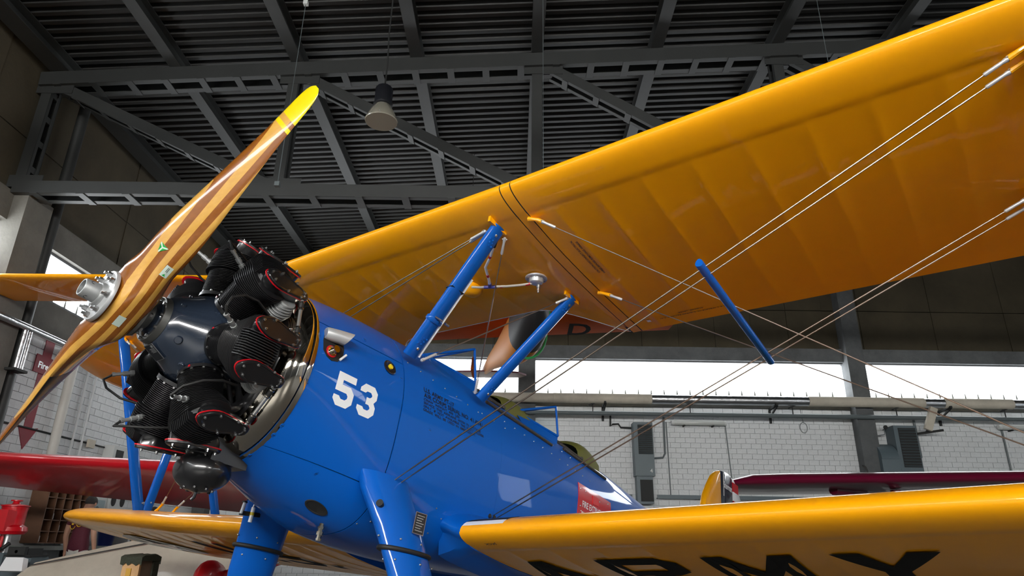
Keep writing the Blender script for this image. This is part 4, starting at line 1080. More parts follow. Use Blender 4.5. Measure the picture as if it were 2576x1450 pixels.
# small stencils on the wings
def wing_text(Wg, body, y0, c0, ww, hh, du, dv, side=-1, nm='wing_stencil', off=.003):
    b = MB(); marks(b, fit_text(body, ww, hh), lambda u, v: wing_pt(Wg, y0+du[1]*u+dv[1]*v, c0+(du[0]*u+dv[0]*v)/CH, side, off)); AP(b, nm, M_print, smooth=None)
wing_text(UW, 'CAUTION-DISCONNECT ELECTRICAL', -1.205, .515, .325, .0125, (-1, 0), (0, 1))
wing_text(UW, 'WIRES BEFORE REMOVING WINGS.', -1.232, .525, .325, .0125, (-1, 0), (0, 1))
wing_text(UW, 'R-4-2-SPRUCE-75-3-WING PANEL 2-4-41', -1.70, .925, .42, .010, (0, 1), (1, 0)); wing_text(UW, 'BOEING  UPPER', -1.57, .905, .16, .010, (0, 1), (1, 0))
AP(MB().loft([[wing_pt(UW, y, c, -1, .003) for y in (-1.19, -1.215)] for c in (.918, .935)], closed=False), 'wing_label', M_white, smooth=None)
wing_text(LW, 'JACK', -.722, .050, .075, .018, (0, 1), (1, 0)); wing_text(LW, 'HANDLE HERE TO BALANCE', -1.13, .035, .27, .010, (0, 1), (-1, 0), 1)
# rudder script
b = MB(); marks(b, fit_text('Stearman', .27, .075, .25), lambda u, v: Vector((6.955+u, -.040, 1.0+v))); AP(b, 'rudder_script', M_white, smooth=None)
b = MB(); b.box2((6.955, -.0385, .90), (6.97, -.037, 1.17)); b.box2((6.96, -.0385, .80), (7.27, -.037, .815)); AP(b, 'rudder_pinstripe', M_white, smooth=None)
# propeller decals, laid on the blade surface
bvh = BVHTree.FromPolygons([tuple(v.co) for v in prop.data.vertices], [tuple(p.vertices) for p in prop.data.polygons])
M_green = mat('decal_green', (.004, .33, .045), .35); M_label = mat('decal_paper', (.55, .66, .58), .4)
def prop_decal(c, n, xd, shape, mt, off=.0012, nm='decal'):
    c = Vector(c); n = Vector(n).normalized(); ex = Vector(xd); ex = (ex-n*ex.dot(n)).normalized(); ey = n.cross(ex)
    def pj(u, v):
        o = c+ex*u+ey*v+n*.05; h_ = bvh.ray_cast(o, -n, .12)
        return (h_[0] if h_[0] is not None else c+ex*u+ey*v)+n*off
    b = MB()
    for P in shape:
        m_ = len(P); ctr = (sum(p[0] for p in P)/m_, sum(p[1] for p in P)/m_)
        rings = [[pj(lerp(ctr[0], p[0], t), lerp(ctr[1], p[1], t)) for p in densify(P, .008)] for t in (.02, .25, .5, .75, 1.)]
        b.loft(rings, caps=False)
    return AP(b, nm, mt, prop, smooth=None, fix=False)
T3 = [(.026*math.cos(2*PI*i/3), .026*math.sin(2*PI*i/3)) for i in range(3)]
DN = (-.73, -.51, -.46); DC = (.065, -.270, .190); XD = (-.35, .1, .85)
prop_decal(DC, DN, XD, [T3], M_label, .0014)
leaf = []
for i in range(3):
    a0, a1 = 2*PI*i/3+.16, 2*PI*(i+1)/3-.16; am = (a0+a1)/2
    leaf.append([(.0225*math.cos(a0), .0225*math.sin(a0)), (.0125*math.cos(am)*1.0, .0125*math.sin(am)), (.0225*math.cos(a1), .0225*math.sin(a1)), (.0035*math.cos(am), .0035*math.sin(am))])
prop_decal(DC, DN, XD, leaf, M_green, .0024)
RC = [(-.026, -.0155), (.026, -.0155), (.026, .0155), (-.026, .0155)]
DN2 = (-.33, -.68, -.64); DC2 = (.122, -.255, .107); XD2 = (0, -.77, .64)
prop_decal(DC2, DN2, XD2, [RC], M_label, .0014)
prop_decal(Vector(DC2)+Vector((0, .014, -.012)), DN2, XD2, [[(p[0]*.3, p[1]*.3) for p in T3]], M_green, .0024)
prop_decal(Vector(DC2)+Vector((0, -.006, .004)), DN2, XD2, [[(-.010, .002), (.012, .002), (.012, .004), (-.010, .004)], [(-.010, -.003), (.012, -.003), (.012, -.001), (-.010, -.001)]], M_print, .0024)
prop_decal((.098, -.069, -.094), (-.05, -.62, -.78), XD2, [RC], M_label, .0014)
# engine data plate
c = Vector((.302, -.016, -.1345)); n_ = Vector((-.47, -.12, -.87)).normalized(); ex = Vector((1, 0, -.54)); ex = (ex-n_*ex.dot(n_)).normalized(); ey = n_.cross(ex)
dp = AP(MB().prism([(-.042, -.028), (.042, -.028), (.042, .028), (-.042, .028)], c+n_*.006, ex, ey, .003), 'data_plate', M_steel, crank, smooth=None)
AP(MB().prism([(-.040, -.026), (.040, -.026), (.040, .026), (-.040, .026)], c+n_*.0091, ex, ey, .0006), 'data_plate_face', M_print, crank, smooth=None)
b = MB(); b.prism([(-.036, .010), (-.024, .010), (-.024, .022), (-.036, .022)], c+n_*.0099, ex, ey, .0003)
for i in range(4): b.prism([(-.020+.006*i, -.008+.004*(i % 2)), (-.0175+.006*i, -.008+.004*(i % 2)), (-.0175+.006*i, .022), (-.020+.006*i, .022)], c+n_*.0099, ex, ey, .0003)
AP(b, 'data_plate_lines', M_alu, crank, smooth=None)
# ============================================================ fixtures on the far wall
M_duct = mat('heater_grey', (.085, .115, .13), .45)
M_dark = mat('dark_void', (.012, .013, .013), .7)
M_lampw = mat('lamp_housing', (.55, .57, .56), .4)
M_diff = mat('lamp_diffuser', (.50, .52, .50), .25, coat=.5)
YW = YF-.05
def thing(name, label, cat, loc, group=None):
    return empty(name, loc, label, cat, group)
def part(b, root, name, mt, smooth=None, parent=None):
    o = b.build(name, mt, parent or root, smooth)
    if parent is None: o.location = -root.location
    return o
# insulated pipe under the glass: lagged lengths and foil lengths
def pipe_run():
    r = thing('insulated_pipe', 'long insulated pipe under the far windows, foil and beige lagging in turn', 'pipe', (5, YF-.47, 4.41))
    for a, c, mt, rad in ((-7.2, -.5, M_lag, .125), (-.5, .95, M_lag, .12), (.95, 3.38, M_lag, .125), (3.38, 7.24, M_foil, .115), (7.24, 10.08, M_lag, .125), (10.08, 10.57, M_foil, .112), (10.57, 12.25, M_lag, .125), (12.25, 17, M_foil, .115)):
        part(MB().lathe([(0, rad*.96), (.005, rad), (c-a-.005, rad), (c-a, rad*.96)], (a, YF-.47, 4.41), (1, 0, 0), 24), r, 'foil_sleeve' if mt is M_foil else 'lagging', mt, 40)
    for x in (-3.0, 2.22, 6.42, 10.66, 14.6):
        part(MB().bar((x, YF-.05, 4.27), (x, YF-.6, 4.30), .05, .05), r, 'bracket', M_dark); part(MB().bar((x, YF-.02, 4.25), (x, YF-.02, 3.93), .10, .05), r, 'bracket', M_dark)
        part(MB().bar((x+.02, YF-.55, 4.28), (x, YF-.04, 4.08), .035, .035), r, 'bracket_brace', M_dark)
    for x in (1.9, 4.3, 6.82, 9.37, 12.03): 
        part(MB().bar((x-.07, YF-.45, 4.24), (x+.09, YF-.45, 4.31), .08, .035), r, 'pipe_support', M_dark); part(MB().bar((x+.03, YF-.42, 4.08), (x+.03, YF-.42, 4.28), .02, .02), r, 'support_rod', M_dark)
pipe_run()
b = MB().tube((-7.0, YF-.39, 4.06), (17, YF-.39, 4.06), .055, n=14); b.build('steel_pipe', M_pipe, smooth=40, label='thin grey steel pipe running along the white brick far wall', cat='pipe')
bpy.data.objects['steel_pipe'].location = (0, 0, 0)
def tubelamp(x0, x1, z, label):
    r = thing('tube_lamp', label, 'lamp', ((x0+x1)/2, YW-.02, z), 'sealed tube lamps on the far wall')
    part(MB().box2((x0+.05, YF-.12, z-.02), (x1-.05, YF-.02, z+.08)), r, 'housing', M_lampw)
    part(MB().lathe([(0, .05), (.03, .062), (x1-x0-.03, .062), (x1-x0, .05)], (x0, YF-.15, z), (1, 0, 0), 16), r, 'diffuser', M_diff, 40)
    for x in (x0, x1): part(MB().lathe([(-.015, .058), (.05, .064), (.055, .058)], (x if x == x0 else x-.03, YF-.15, z), (1, 0, 0), 16), r, 'end_cap', M_lampw, 40)
    for x in (x0+.3, x1-.3): part(MB().box2((x-.015, YF-.2, z-.09), (x+.015, YF-.02, z-.06)), r, 'clip', M_dark)
tubelamp(3.92, 5.24, 3.90, 'white tube lamp on the brick wall beside the louvred heater')
tubelamp(12.02, 13.35, 3.90, 'white tube lamp at the right edge on the far brick wall')
def conduit(pts, label, r=.013, mt=None):
    b = MB(); c = Vector(pts[0]); b.path(pts, r, 8); o = b.build('conduit', mt or M_pipe, smooth=40, label=label, cat='conduit'); return o
conduit([(3.80, YF-.04, 3.93), (3.80, YF-.04, 2.1)], 'thin grey conduit dropping from the left end of the lamp')
conduit([(5.27, YF-.04, 3.95), (5.31, YF-.04, 2.55), (5.31, YF-.04, 1.6)], 'thin grey conduit dropping from the right end of the lamp')
conduit([(12.15, YF-.04, 3.85), (12.14, YF-.04, 1.6)], 'grey conduit dropping below the rightmost tube lamp', .024)
conduit([(2.41, YF-.06, 4.07), (2.40, YF-.06, 3.80), (2.46, YF-.06, 3.85), (2.60, YF-.06, 3.86), (2.66, YF-.06, 3.77), (2.92, YF-.06, 3.76)], 'bent dark pipe feeding the heater marked 4 from above', .022, M_dark)
conduit([(3.74, YF-.06, 4.05), (3.72, YF-.06, 3.15), (3.66, YF-.06, 3.05), (3.40, YF-.06, 3.03)], 'grey pipe curving into the right side of heater 4', .024)
conduit([(9.98, YF-.08, 4.07), (9.99, YF-.08, 3.15), (9.93, YF-.08, 3.06), (9.80, YF-.08, 3.05)], 'grey gas pipe with valve beside the far right heater', .03)
b = MB().path([(7.23+.09*math.cos(2*PI*i/20), YF-.03, 3.84+.13*math.sin(2*PI*i/20)) for i in range(20)], .008, 6, closed=True); b.tube((7.23, YF-.03, 3.97), (7.2, YF-.03, 4.35), .005, n=6)
b.build('wire_loop', M_pipe, smooth=40, label='small wire loop hanging on the brick wall left of the column', cat='wire')
def heater(x0, x1, z0, z1, d, num, label, scoop=False):
    r = thing('heater', label, 'heater', ((x0+x1)/2, YW-d/2, z0))
    part(MB().box2((x0, YF-d, z0), (x1, YF-.02, z1)), r, 'casing', M_duct)
    zt_ = z1-.06; zm = z0+(z1-z0)*.40
    part(MB().box2((x0+.10, YF-d-.004, zm), (x1-.02, YF-d+.01, zt_)), r, 'louvre_recess', M_dark)
    k = 14
    for i in range(k):
        z = zm+(zt_-zm)*(i+.5)/k; part(MB().bar((x0+.11, YF-d-.012, z), (x1-.03, YF-d-.012, z), .03, .006, (0, -.5, .86)), r, 'louvre', M_duct)
    part(MB().box2((x0+.01, YF-d-.006, z0+.03), (x1-.01, YF-d, zm-.03)), r, 'door', M_duct)
    vf = fit_text(num, None, .09); bb = MB(); marks(bb, vf, lambda u, v: Vector((x1-.12+u, YF-d-.008, z0+.08+v))); part(bb, r, 'number', M_lampw)
    return r
h1 = heater(2.92, 3.39, 2.58, 3.86, .36, '4', 'grey louvred wall heater marked 4')
part(MB().box2((2.95, YF-.30, 1.95), (3.34, YF-.02, 2.58)), h1, 'outlet_box', M_duct); part(MB().box2((3.03, YF-.305, 2.0), (3.33, YF-.295, 2.50)), h1, 'outlet_opening', M_dark)
h2 = heater(9.25, 9.80, 2.2, 3.86, .42, '2', 'tall grey louvred heater with curved duct beside the column')
bb = MB(); rings = []
for i in range(9):
    a = PI/2*i/8; rings.append([Vector((x, YF-.05-.42*math.sin(a)*s, 3.05+.40*math.cos(a)*s)) for x, s in ((8.82, 1), (9.24, 1), (9.24, .2), (8.82, .2))])
part(bb.loft(rings), h2, 'curved_duct', M_duct, 40); part(MB().box2((8.82, YF-.45, 2.1), (9.24, YF-.03, 3.05)), h2, 'duct_body', M_duct)
part(MB().lathe([(0, .05), (.03, .05)], (9.12, YF-.3, 3.83), (0, -1, 0), 14), h2, 'gauge', M_dark)
part(MB().path([(9.16, YF-.1, 3.80), (9.12, YF-.25, 3.80), (9.10, YF-.25, 3.66), (8.85, YF-.05, 3.64)], .012, 8), h2, 'gauge_pipe', M_pipe, 40)
# floodlight hanging askew
r = thing('floodlight', 'pale floodlight hanging askew above the tall right heater', 'lamp', (10.15, YF-.56, 3.75))
part(MB().bar((10.0, YF-.56, 3.74), (10.22, YF-.60, 4.27), .17, .09, (0, 1, 0)), r, 'lamp_body', M_lag); part(MB().bar((9.93, YF-.2, 3.70), (10.38, YF-.56, 3.74), .05, .05), r, 'arm', M_dark); part(MB().bar((10.22, YF-.1, 3.74), (10.20, YF-.52, 4.02), .04, .04), r, 'arm', M_dark)
r = thing('cable_tray', 'perforated grey cable tray low on the far brick wall', 'tray', (4, YF-.1, 2.1))
for a, c in ((-7, .08), (.54, 2.85), (3.45, 8.42)):
    part(MB().box2((a, YF-.14, 2.08), (c, YF-.03, 2.10)), r, 'tray_base', M_pipe); part(MB().box2((a, YF-.145, 2.08), (c, YF-.135, 2.17)), r, 'tray_edge', M_duct)

# ============================================================ fixtures on the left wall
M_arrow = mat('wall_red', (.22, .006, .02), .6, noise=.1)
bb = MB()
poly = [(10.53, 4.0), (10.74, 4.0), (10.72, 2.57), (10.86, 2.60), (10.62, 2.24), (10.42, 2.56), (10.53, 2.57)]
bb.v += [(XL+.034, y, z) for y, z in poly]+[(XL+.022, y, z) for y, z in poly]; k = len(poly); bb.f += [tuple(range(k)), tuple(range(2*k-1, k-1, -1))]+[(i, (i+1) % k, k+(i+1) % k, k+i) for i in range(k)]; bb.m += [0]*(k+2)
bb.build('wall_arrow', M_arrow, label='dark red arrow pointing down on the left brick wall', cat='arrow')
r = thing('wall_sign', 'dark red sign lettered Fire over the red wall arrow', 'sign', (XL+.045, 10.5, 3.5))
part(MB().box2((XL+.036, 10.38, 3.42), (XL+.05, 10.84, 3.70)), r, 'sign_board', M_arrow)
bb = MB(); marks(bb, fit_text('Fire', .24, .10), lambda u, v: Vector((XL+.052, 10.46+u, 3.50+v))); part(bb, r, 'sign_text', M_white)
bb = MB().lathe([(0, .052), (14, .052)], (XL+.42, 2.5, 3.86), (0, 1, 0), 20); o = bb.build('foil_duct', M_foil, smooth=40, label='silver foil duct running along the left wall', cat='duct')
r = thing('flue_pipe', 'short silver flue dropping from the foil duct on the left', 'pipe', (XL+.4, 9.55, 3.2))
part(MB().lathe([(-.58, .038), (0, .038)], (XL+.42, 9.50, 3.82), (0, 0, 1), 16), r, 'pipe', M_foil, 40); part(MB().lathe([(-.58, .032), (0, .032)], (XL+.42, 9.60, 3.82), (0, 0, 1), 16), r, 'pipe', M_foil, 40); part(MB().box2((XL+.34, 9.40, 3.20), (XL+.50, 9.66, 3.235)), r, 'shelf_bracket', M_dark)
o = MB().path([(XL+.22, 9.70, 7.95), (XL+.22, 9.70, 0.02)], .085, 16).build('downpipe', M_steelp, smooth=40, label='thick dark downpipe beside the left concrete column', cat='pipe')
M_offw = mat('offwhite_pipe', (.55, .54, .50), .5)
MB().path([(XL+.15, 11.15, 3.95), (XL+.15, 11.15, 1.80)], .075, 14).build('downpipe', M_offw, smooth=40, label='off-white pipe on the left wall right of the red arrow', cat='pipe')
for y, t in ((11.72, 'nearer'), (11.98, 'farther')): MB().path([(XL+.06, y, 3.95), (XL+.06, y+.02, 1.8)], .022, 10).build('conduit', M_brick, smooth=40, label='white painted conduit on the left wall, the %s of a pair' % t, cat='conduit')
MB().path([(XL+.045, 9.48, 2.57), (XL+.045, 12.0, 2.56), (XL+.045, 12.72, 2.555)], .014, 8).build('cable', M_dark, smooth=40, label='black cable strung level across the left brick wall', cat='cable')
MB().box2((XL+.062, 12.14, 2.48), (XL+.11, 12.32, 2.62)).build('junction_box', M_lag, label='small beige junction box on the black wall cable', cat='box')
r = thing('control_panel', 'pale grey control panel with dark display on the left wall', 'panel', (XL+.1, 13.1, 2.2)); part(MB().box2((XL+.02, 12.75, 2.15), (XL+.22, 13.55, 2.60)), r, 'panel_box', M_lampw); part(MB().box2((XL+.215, 12.84, 2.28), (XL+.228, 13.08, 2.53)), r, 'display', M_dark)

# ============================================================ pendant lamp and hanging wires
LX, LY, LZ = -1.78, 7.45, 6.08
r = thing('pendant_lamp', 'black and glass high-bay lamp hanging from the roof', 'lamp', (LX, LY, LZ))
M_lglass = mat('prismatic_glass', (.60, .57, .47), .12, trans=.55, coat=.4)
part(MB().lathe([(.0, .205), (.012, .212), (.03, .206), (.10, .180), (.17, .145), (.22, .115), (.245, .10), (.245, .085), (.22, .10), (.10, .165), (.03, .19), (.005, .198)], (LX, LY, LZ), (0, 0, 1), 40), r, 'shade', M_lglass, 40)
part(MB().lathe([(.004, .19), (.008, .19), (.008, .01)], (LX, LY, LZ), (0, 0, 1), 32), r, 'lens', mat('lamp_lens', (.60, .59, .54), .2, trans=.2, coat=.5), 40)
part(MB().lathe([(.245, .10), (.25, .125), (.27, .128), (.275, .118), (.50, .118), (.53, .105), (.535, .03)], (LX, LY, LZ), (0, 0, 1), 12), r, 'ballast_box', mat('lamp_black', (.012, .013, .018), .45), 30)
for a in (.6, 2.7, 4.8): part(MB().ball((LX+.209*math.cos(a), LY+.209*math.sin(a), LZ+.03), .012, 8, 6), r, 'clip', M_steel)
part(MB().path([(LX, LY, LZ+.53), (LX+.01, LY, LZ+.9), (LX-.01, LY, LZ+1.4), (LX, LY, roof_z(LX)-.02)], .011, 8), r, 'suspension_cable', M_dark, 40)
for x, y, z0, zt_, lb in ((-3.02, 7.5, 5.20, 8.08, 'thin plumb wire hanging beside the propeller tip'), (.33, 7.6, 5.0, 0, 'thin steel wire hanging at the middle roof post'), (4.25, 7.6, 5.2, 0, 'thin steel wire hanging behind the upper wing on the right')):
    r = thing('hanging_wire', lb, 'wire', (x, y, z0)); part(MB().path([(x, y, roof_z(x)-.0), (x, y, z0)], .0045, 6), r, 'wire', M_pipe); part(MB().box2((x-.03, y-.03, z0-.06), (x+.03, y+.03, z0)), r, 'weight', M_pipe)
    if zt_: part(MB().box2((x-.03, y-.03, zt_-.03), (x+.03, y+.03, zt_+.03)), r, 'clamp', M_lampw)

# ============================================================ neighbouring aircraft
def aero_panel(P0, P1, chord, th, inc, taper=1., tip0=False, tip1=False, dirv=(0, 1), n=14):
    # wing panel from P0 to P1 (leading edge), chord runs along dirv (x,y), trailing edge lower by inc
    P0 = Vector(P0); P1 = Vector(P1); d = Vector((dirv[0], dirv[1], -math.tan(inc))).normalized(); up = Vector((0, 0, 1)); up = (up-d*up.dot(d)).normalized()
    rings = []; cs = [0, .01, .03, .07, .14, .25, .4, .55, .7, .85, .95, 1.]
    for i in range(n+1):
        t = i/n; lf, tf = 0., 1.
        for fl, tt in ((tip0, t), (tip1, 1-t)):
            if fl and tt < .13: e = 1-math.sqrt(max(0, 1-(1-tt/.13)**2)); lf = max(lf, .25*e); tf = min(tf, 1-.68*e)
        c = chord*lerp(1, taper, t); o = P0.lerp(P1, t); U, L_ = [], []
        for k in cs:
            a, z = naca(k, t=th); q = o+d*c*(lf+(tf-lf)*k); U.append(q+up*a*c*(tf-lf)); L_.append(q+up*z*c*(tf-lf))
        rings.append(U[::-1]+L_[1:])
    return MB().loft(rings)
M_redwing = mat('red_wing', (.50, .004, .012), .4, coat=.35, noise=.05, nscale=1.5)
M_maroon = mat('maroon_wing', (.11, .002, .02), .35, coat=.4)
M_orange = mat('orange_fabric', (.50, .085, .008), .9, noise=.12, nscale=1.5, spec=.05)
M_cream = mat('cream_gelcoat', (.52, .48, .40), .35, coat=.3, noise=.12, nscale=2.5)
# yellow wing panel on the left
r = thing('wing_panel', 'yellow wing panel jutting out from the left wall behind the propeller hub', 'wing', (-7.4, 8.5, 4.2))
part(aero_panel((-7.54, 8.3, 4.21), (-3.2, 8.15, 4.17), .95, .12, .03, 1, False, True), r, 'wing_skin', M_yellow, 40)
# red low-wing aircraft
r = thing('red_aircraft', 'red low-wing aircraft behind the starboard struts, wheel spats below its wing', 'aircraft', (-4.6, 8.6, 0))
part(aero_panel((-7.2, 8.05, 1.90), (-1.5, 7.95, 1.66), 1.35, .12, .20, 1.9), r, 'wing', M_redwing, 40)
part(MB().lathe([(0, .07), (.006, .075), (.008, .05)], (-4.62, 8.72, 1.605), (.0, -.25, -.97), 20), r, 'inspection_ring', M_steel, 40)
for x in (-3.28,):
    sp = MB(); rings = []
    for i in range(11):
        t = i/10; s = math.sin(PI*(t**.75))**.7*.98+.02; rings.append([Vector((x+.12*s*math.cos(2*PI*j/18), 7.65+.85*t, .54+.20*s*math.sin(2*PI*j/18)+(.05*(1-t)))) for j in range(18)])
    part(sp.loft(rings), r, 'wheel_spat', M_redwing, 50)
    part(MB().path([(x+.05, 8.1, .58), (x+.9, 8.5, .88), (x+1.5, 8.7, 1.5)], [.06, .07, .09], 12), r, 'gear_leg', M_redwing, 40); part(MB().lathe([(-.06, .10), (-.07, .15), (-.05, .19), (0, .20), (.05, .19), (.07, .15), (.06, .10)], (x, 8.05, .2), (1, 0, 0), 24), r, 'wheel', M_rubber, 40)
    part(MB().path([(x, 8.05, .2), (x, 8.05, .55)], .03, 8), r, 'wheel_fork', M_steel)
part(MB().path([(-4.6, 9.2, 1.62), (-4.55, 9.4, 1.5)], .02, 6), r, 'hinge', M_redwing)
# maroon wing at the right
r = thing('maroon_aircraft', 'glossy maroon low-wing aircraft behind the yellow lower wing', 'aircraft', (6, 9.6, 0))
part(aero_panel((2.72, 9.15, 1.80), (9.4, 9.0, 1.95), 1.6, .13, .05, 1, True, False), r, 'wing', M_maroon, 40)
part(MB().path([(4.35, 9.6, 1.74), (4.9, 9.9, 1.73)], .07, 10), r, 'aileron_fairing', M_maroon, 40)
for x in (5.2, 8.6):
    part(MB().path([(x, 9.6, .25), (x, 9.6, 1.75)], [.05, .07], 10), r, 'gear_leg', M_maroon, 40); part(MB().lathe([(-.06, .10), (-.08, .2), (-.05, .26), (0, .27), (.05, .26), (.08, .2), (.06, .10)], (x, 9.6, .27), (1, 0, 0), 24), r, 'wheel', M_rubber, 40)
part(MB().path([(4.62, 9.12, 1.93), (4.60, 9.12, 1.99), (4.56, 9.12, 2.02)], .012, 6), r, 'tank_vent', M_dark)
# orange high-wing glider hung under the roof
r = thing('glider', 'orange high-wing glider hanging by the far windows, black cover on its canopy', 'glider', (0, 13, 4.5))
fu = [(0, .36, 10.5, 4.74, .10, .10), (.06, .33, 10.75, 4.70, .22, .26), (.16, .27, 11.2, 4.64, .30, .42), (.30, .15, 11.8, 4.60, .32, .48), (.42, .02, 12.4, 4.60, .29, .44), (.6, -.22, 13.4, 4.68, .20, .30), (.8, -.50, 14.6, 4.78, .12, .18), (1, -.74, 15.8, 4.84, .05, .09)]
def ring_f(a, k0=0, n=24, s=1.):
    _, x, y, z, w, h = a; return [Vector((x+w*s*math.copysign(abs(math.cos(2*PI*j/n))**.8, math.cos(2*PI*j/n)), y, z+h*s*math.copysign(abs(math.sin(2*PI*j/n))**.8, math.sin(2*PI*j/n)))) for j in range(n)]
M_ochre = mat('ochre_fabric', (.55, .19, .02), .6, spec=.15)
part(MB().loft([ring_f(a) for a in fu]), r, 'fuselage', M_ochre, 50)
part(MB().loft([ring_f(a, s=1.05) for a in fu[:3]]+[ring_f((0, .20, 11.55, 4.615, .312, .455), s=1.05)]), r, 'canopy_cover', mat('black_cover', (.012, .012, .013), .6), 50)
part(aero_panel((-3.0, 11.5, 4.86), (3.0, 11.25, 5.02), 1.85, .13, .03, .8), r, 'wing', M_orange, 40)
bb = MB(); marks(bb, fit_text('D', .42, .62), lambda u, v: Vector((.98+u, 12.25-v*1.0+.1, 4.735-.03*(0-v)))); part(bb, r, 'wing_letter', M_letter)
for yy, zz in ((11.0, 4.66), (11.75, 4.60)):
    w_ = interp((yy-10.6)/5.2, [(a[0], a[4], a[5], a[1]) for a in fu]); wx, hz, xc = w_[0]*1.09, w_[1]*1.09, w_[2]
    part(MB().path([(xc+wx*math.cos(2*PI*j/24), yy, zz+hz*math.sin(2*PI*j/24)) for j in range(24)], .022, 6, closed=True), r, 'green_strap', mat('green_strap', (.01, .22, .05), .6), 40)
part(MB().loft([[Vector((-.68+x, 15.3+y, 4.74+h)) for x, y in ((-.95, .35), (-.75, .1), (0, 0), (.75, .1), (.95, .35), (.8, .55), (0, .62), (-.8, .55))] for h in (-.02, .02)]), r, 'tailplane', M_maroon, 30)
part(MB().loft([[Vector((-.98+o, 15.0+y, 4.70+z*.6)) for y, z in ((0, 0), (.35, .55), (.6, .75), (.85, .7), (.9, 0))] for o in (-.03, .03)]), r, 'fin', M_orange, 30)
for x, y, z in ((-.9, 12.1, 5.02), (1.5, 12.0, 5.10), (-.50, 14.6, 4.95)): part(MB().path([(x, y, z-.05), (x, y, roof_z(x)-.0)], .008, 6), r, 'suspension_cable', M_dark)
# cream wing standing on its edge
r = thing('wing_panel', 'cream wing panel propped up on the floor below the starboard wing tip', 'wing', (-4.4, 9.1, 0))
bb = MB(); A, B_ = Vector((-6.05, 9.30, .66)), Vector((-3.7, 9.30, 1.21)); C_, D_ = Vector((-2.45, 8.85, .10)), Vector((-6.30, 8.85, .10)); n_ = Vector((.12, -.85, .35)).normalized()
rings = []
for t in (0, .06, .2, .4, .6, .8, .94, 1):
    h = .11*math.sin(PI*min(1, t*.8+.12))
    rings.append([A.lerp(D_, t)-n_*h, A.lerp(D_, t)+n_*h, B_.lerp(C_, t)+n_*h, B_.lerp(C_, t)-n_*h])
part(bb.loft(rings), r, 'wing_skin', M_cream, 40)
part(MB().bar(A+(D_-A)*.10+n_*.10, B_+(C_-B_)*.10+n_*.10, .006, .012), r, 'skin_seam', M_dark); part(MB().prism([(0, 0), (.30, 0), (.26, .16), (.04, .16)], A+Vector((-.32, -.12, -.10)), (1, 0, 0), (0, .2, .98), .10), r, 'end_rib', M_white)
# pine trestle with a padded top
r = thing('trestle', 'pine trestle block padded with dark green felt under the starboard wing', 'trestle', (-3.12, 6.14, 0))
M_pine = mat('pine', (.55, .32, .14), .6, noise=.2, nscale=9); M_felt = mat('green_felt', (.035, .04, .025), .9, bump=.5, bscale=60); M_weath = mat('weathered_wood', (.20, .135, .09), .8, noise=.2, nscale=6)
part(MB().box2((-3.19, 5.99, 0), (-3.05, 6.02, .80)), r, 'post', M_pine); part(MB().box2((-3.185, 6.022, 0), (-3.055, 6.28, .798)), r, 'post', M_weath); part(MB().box2((-3.4, 5.97, 0), (-2.85, 6.30, .06)), r, 'foot', M_weath)
bb = MB(); rings = []
for i in range(9):
    x = lerp(-3.205, -3.03, i/8); w_ = random.uniform(-.006, .008); rings.append([Vector((x, y, z+w_)) for y, z in ((5.975, .775+w_*2), (5.97, .83), (6.02, .845), (6.22, .85), (6.30, .83), (6.30, .77), (6.285, .80), (5.985, .802))])
part(bb.loft(rings), r, 'felt_pad', M_felt, 50)
part(MB().box2((-3.052, 6.20, .60), (-3.040, 6.30, .83)), r, 'felt_flap', M_felt); part(MB().box2((-3.15, 5.982, .50), (-3.11, 5.991, .74)), r, 'tape', mat('ochre_tape', (.5, .27, .02), .5))

# ============================================================ workshop corner on the left
M_shelf = mat('brown_plywood', (.13, .06, .03), .6, noise=.15, nscale=5); M_bench = mat('bench_grey', (.19, .21, .20), .5, noise=.1)
r = thing('pigeonhole_shelf', 'brown plywood pigeonhole shelf on the left wall', 'shelf', (XL+.15, 11.65, .92))
y0, y1, z0, z1, dp = 11.12, 12.18, .90, 1.75, .28
part(MB().box2((XL+.02, y0, z0), (XL+.05, y1, z1)), r, 'back_panel', M_shelf)
for i in range(6):
    y = lerp(y0, y1, i/5); part(MB().box2((XL+.02, y-.009, z0), (XL+.02+dp, y+.009, z1)), r, 'divider', M_shelf)
for j in range(6):
    z = lerp(z0, z1, j/5); part(MB().box2((XL+.02, y0, z-.007), (XL+.012+dp, y1, z+.007)), r, 'shelf_board', M_shelf)
M_jar = mat('jar_glass', (.6, .62, .62), .15, coat=.5)
for y, z, c_ in ((11.22, .915, M_jar), (11.42, .915, M_jar), (11.64, 1.085, M_jar), (11.85, 1.255, M_red), (11.43, 1.255, M_jar), (12.07, 1.425, M_jar), (12.06, 1.255, M_jar)):
    j = thing('storage_jar', {11.22: 'glass jar in the bottom left pigeonhole', 11.42: 'glass jar in the second pigeonhole of the bottom row', 11.64: 'glass jar in the middle pigeonhole above the bottom row', 11.85: 'small red tin in the pigeonhole shelf', 11.43: 'glass jar at half height in the second pigeonhole column', 12.07: 'glass jar in the right pigeonhole column, upper one', 12.06: 'glass jar in the right pigeonhole column, lower one'}[y], 'jar', (XL+.2, y, z), 'jars in the pigeonhole shelf')
    part(MB().lathe([(0, .042), (.01, .045), (.085, .045), (.095, .036), (.105, .036)], (XL+.2, y, z), (0, 0, 1), 16), j, 'jar_body', c_, 40); part(MB().lathe([(.105, .038), (.12, .038)], (XL+.2, y, z), (0, 0, 1), 16), j, 'lid', M_steel, 40)
r = thing('workbench', 'grey workbench along the left wall below the pigeonholes', 'bench', (XL+.35, 12, 0))
part(MB().box2((XL+.02, 10.3, .80), (XL+.62, 14.2, .86)), r, 'worktop', M_bench)
for y in (10.45, 12.2, 14.0): part(MB().box2((XL+.05, y-.05, 0), (XL+.55, y+.05, .80)), r, 'leg_frame', M_dark)
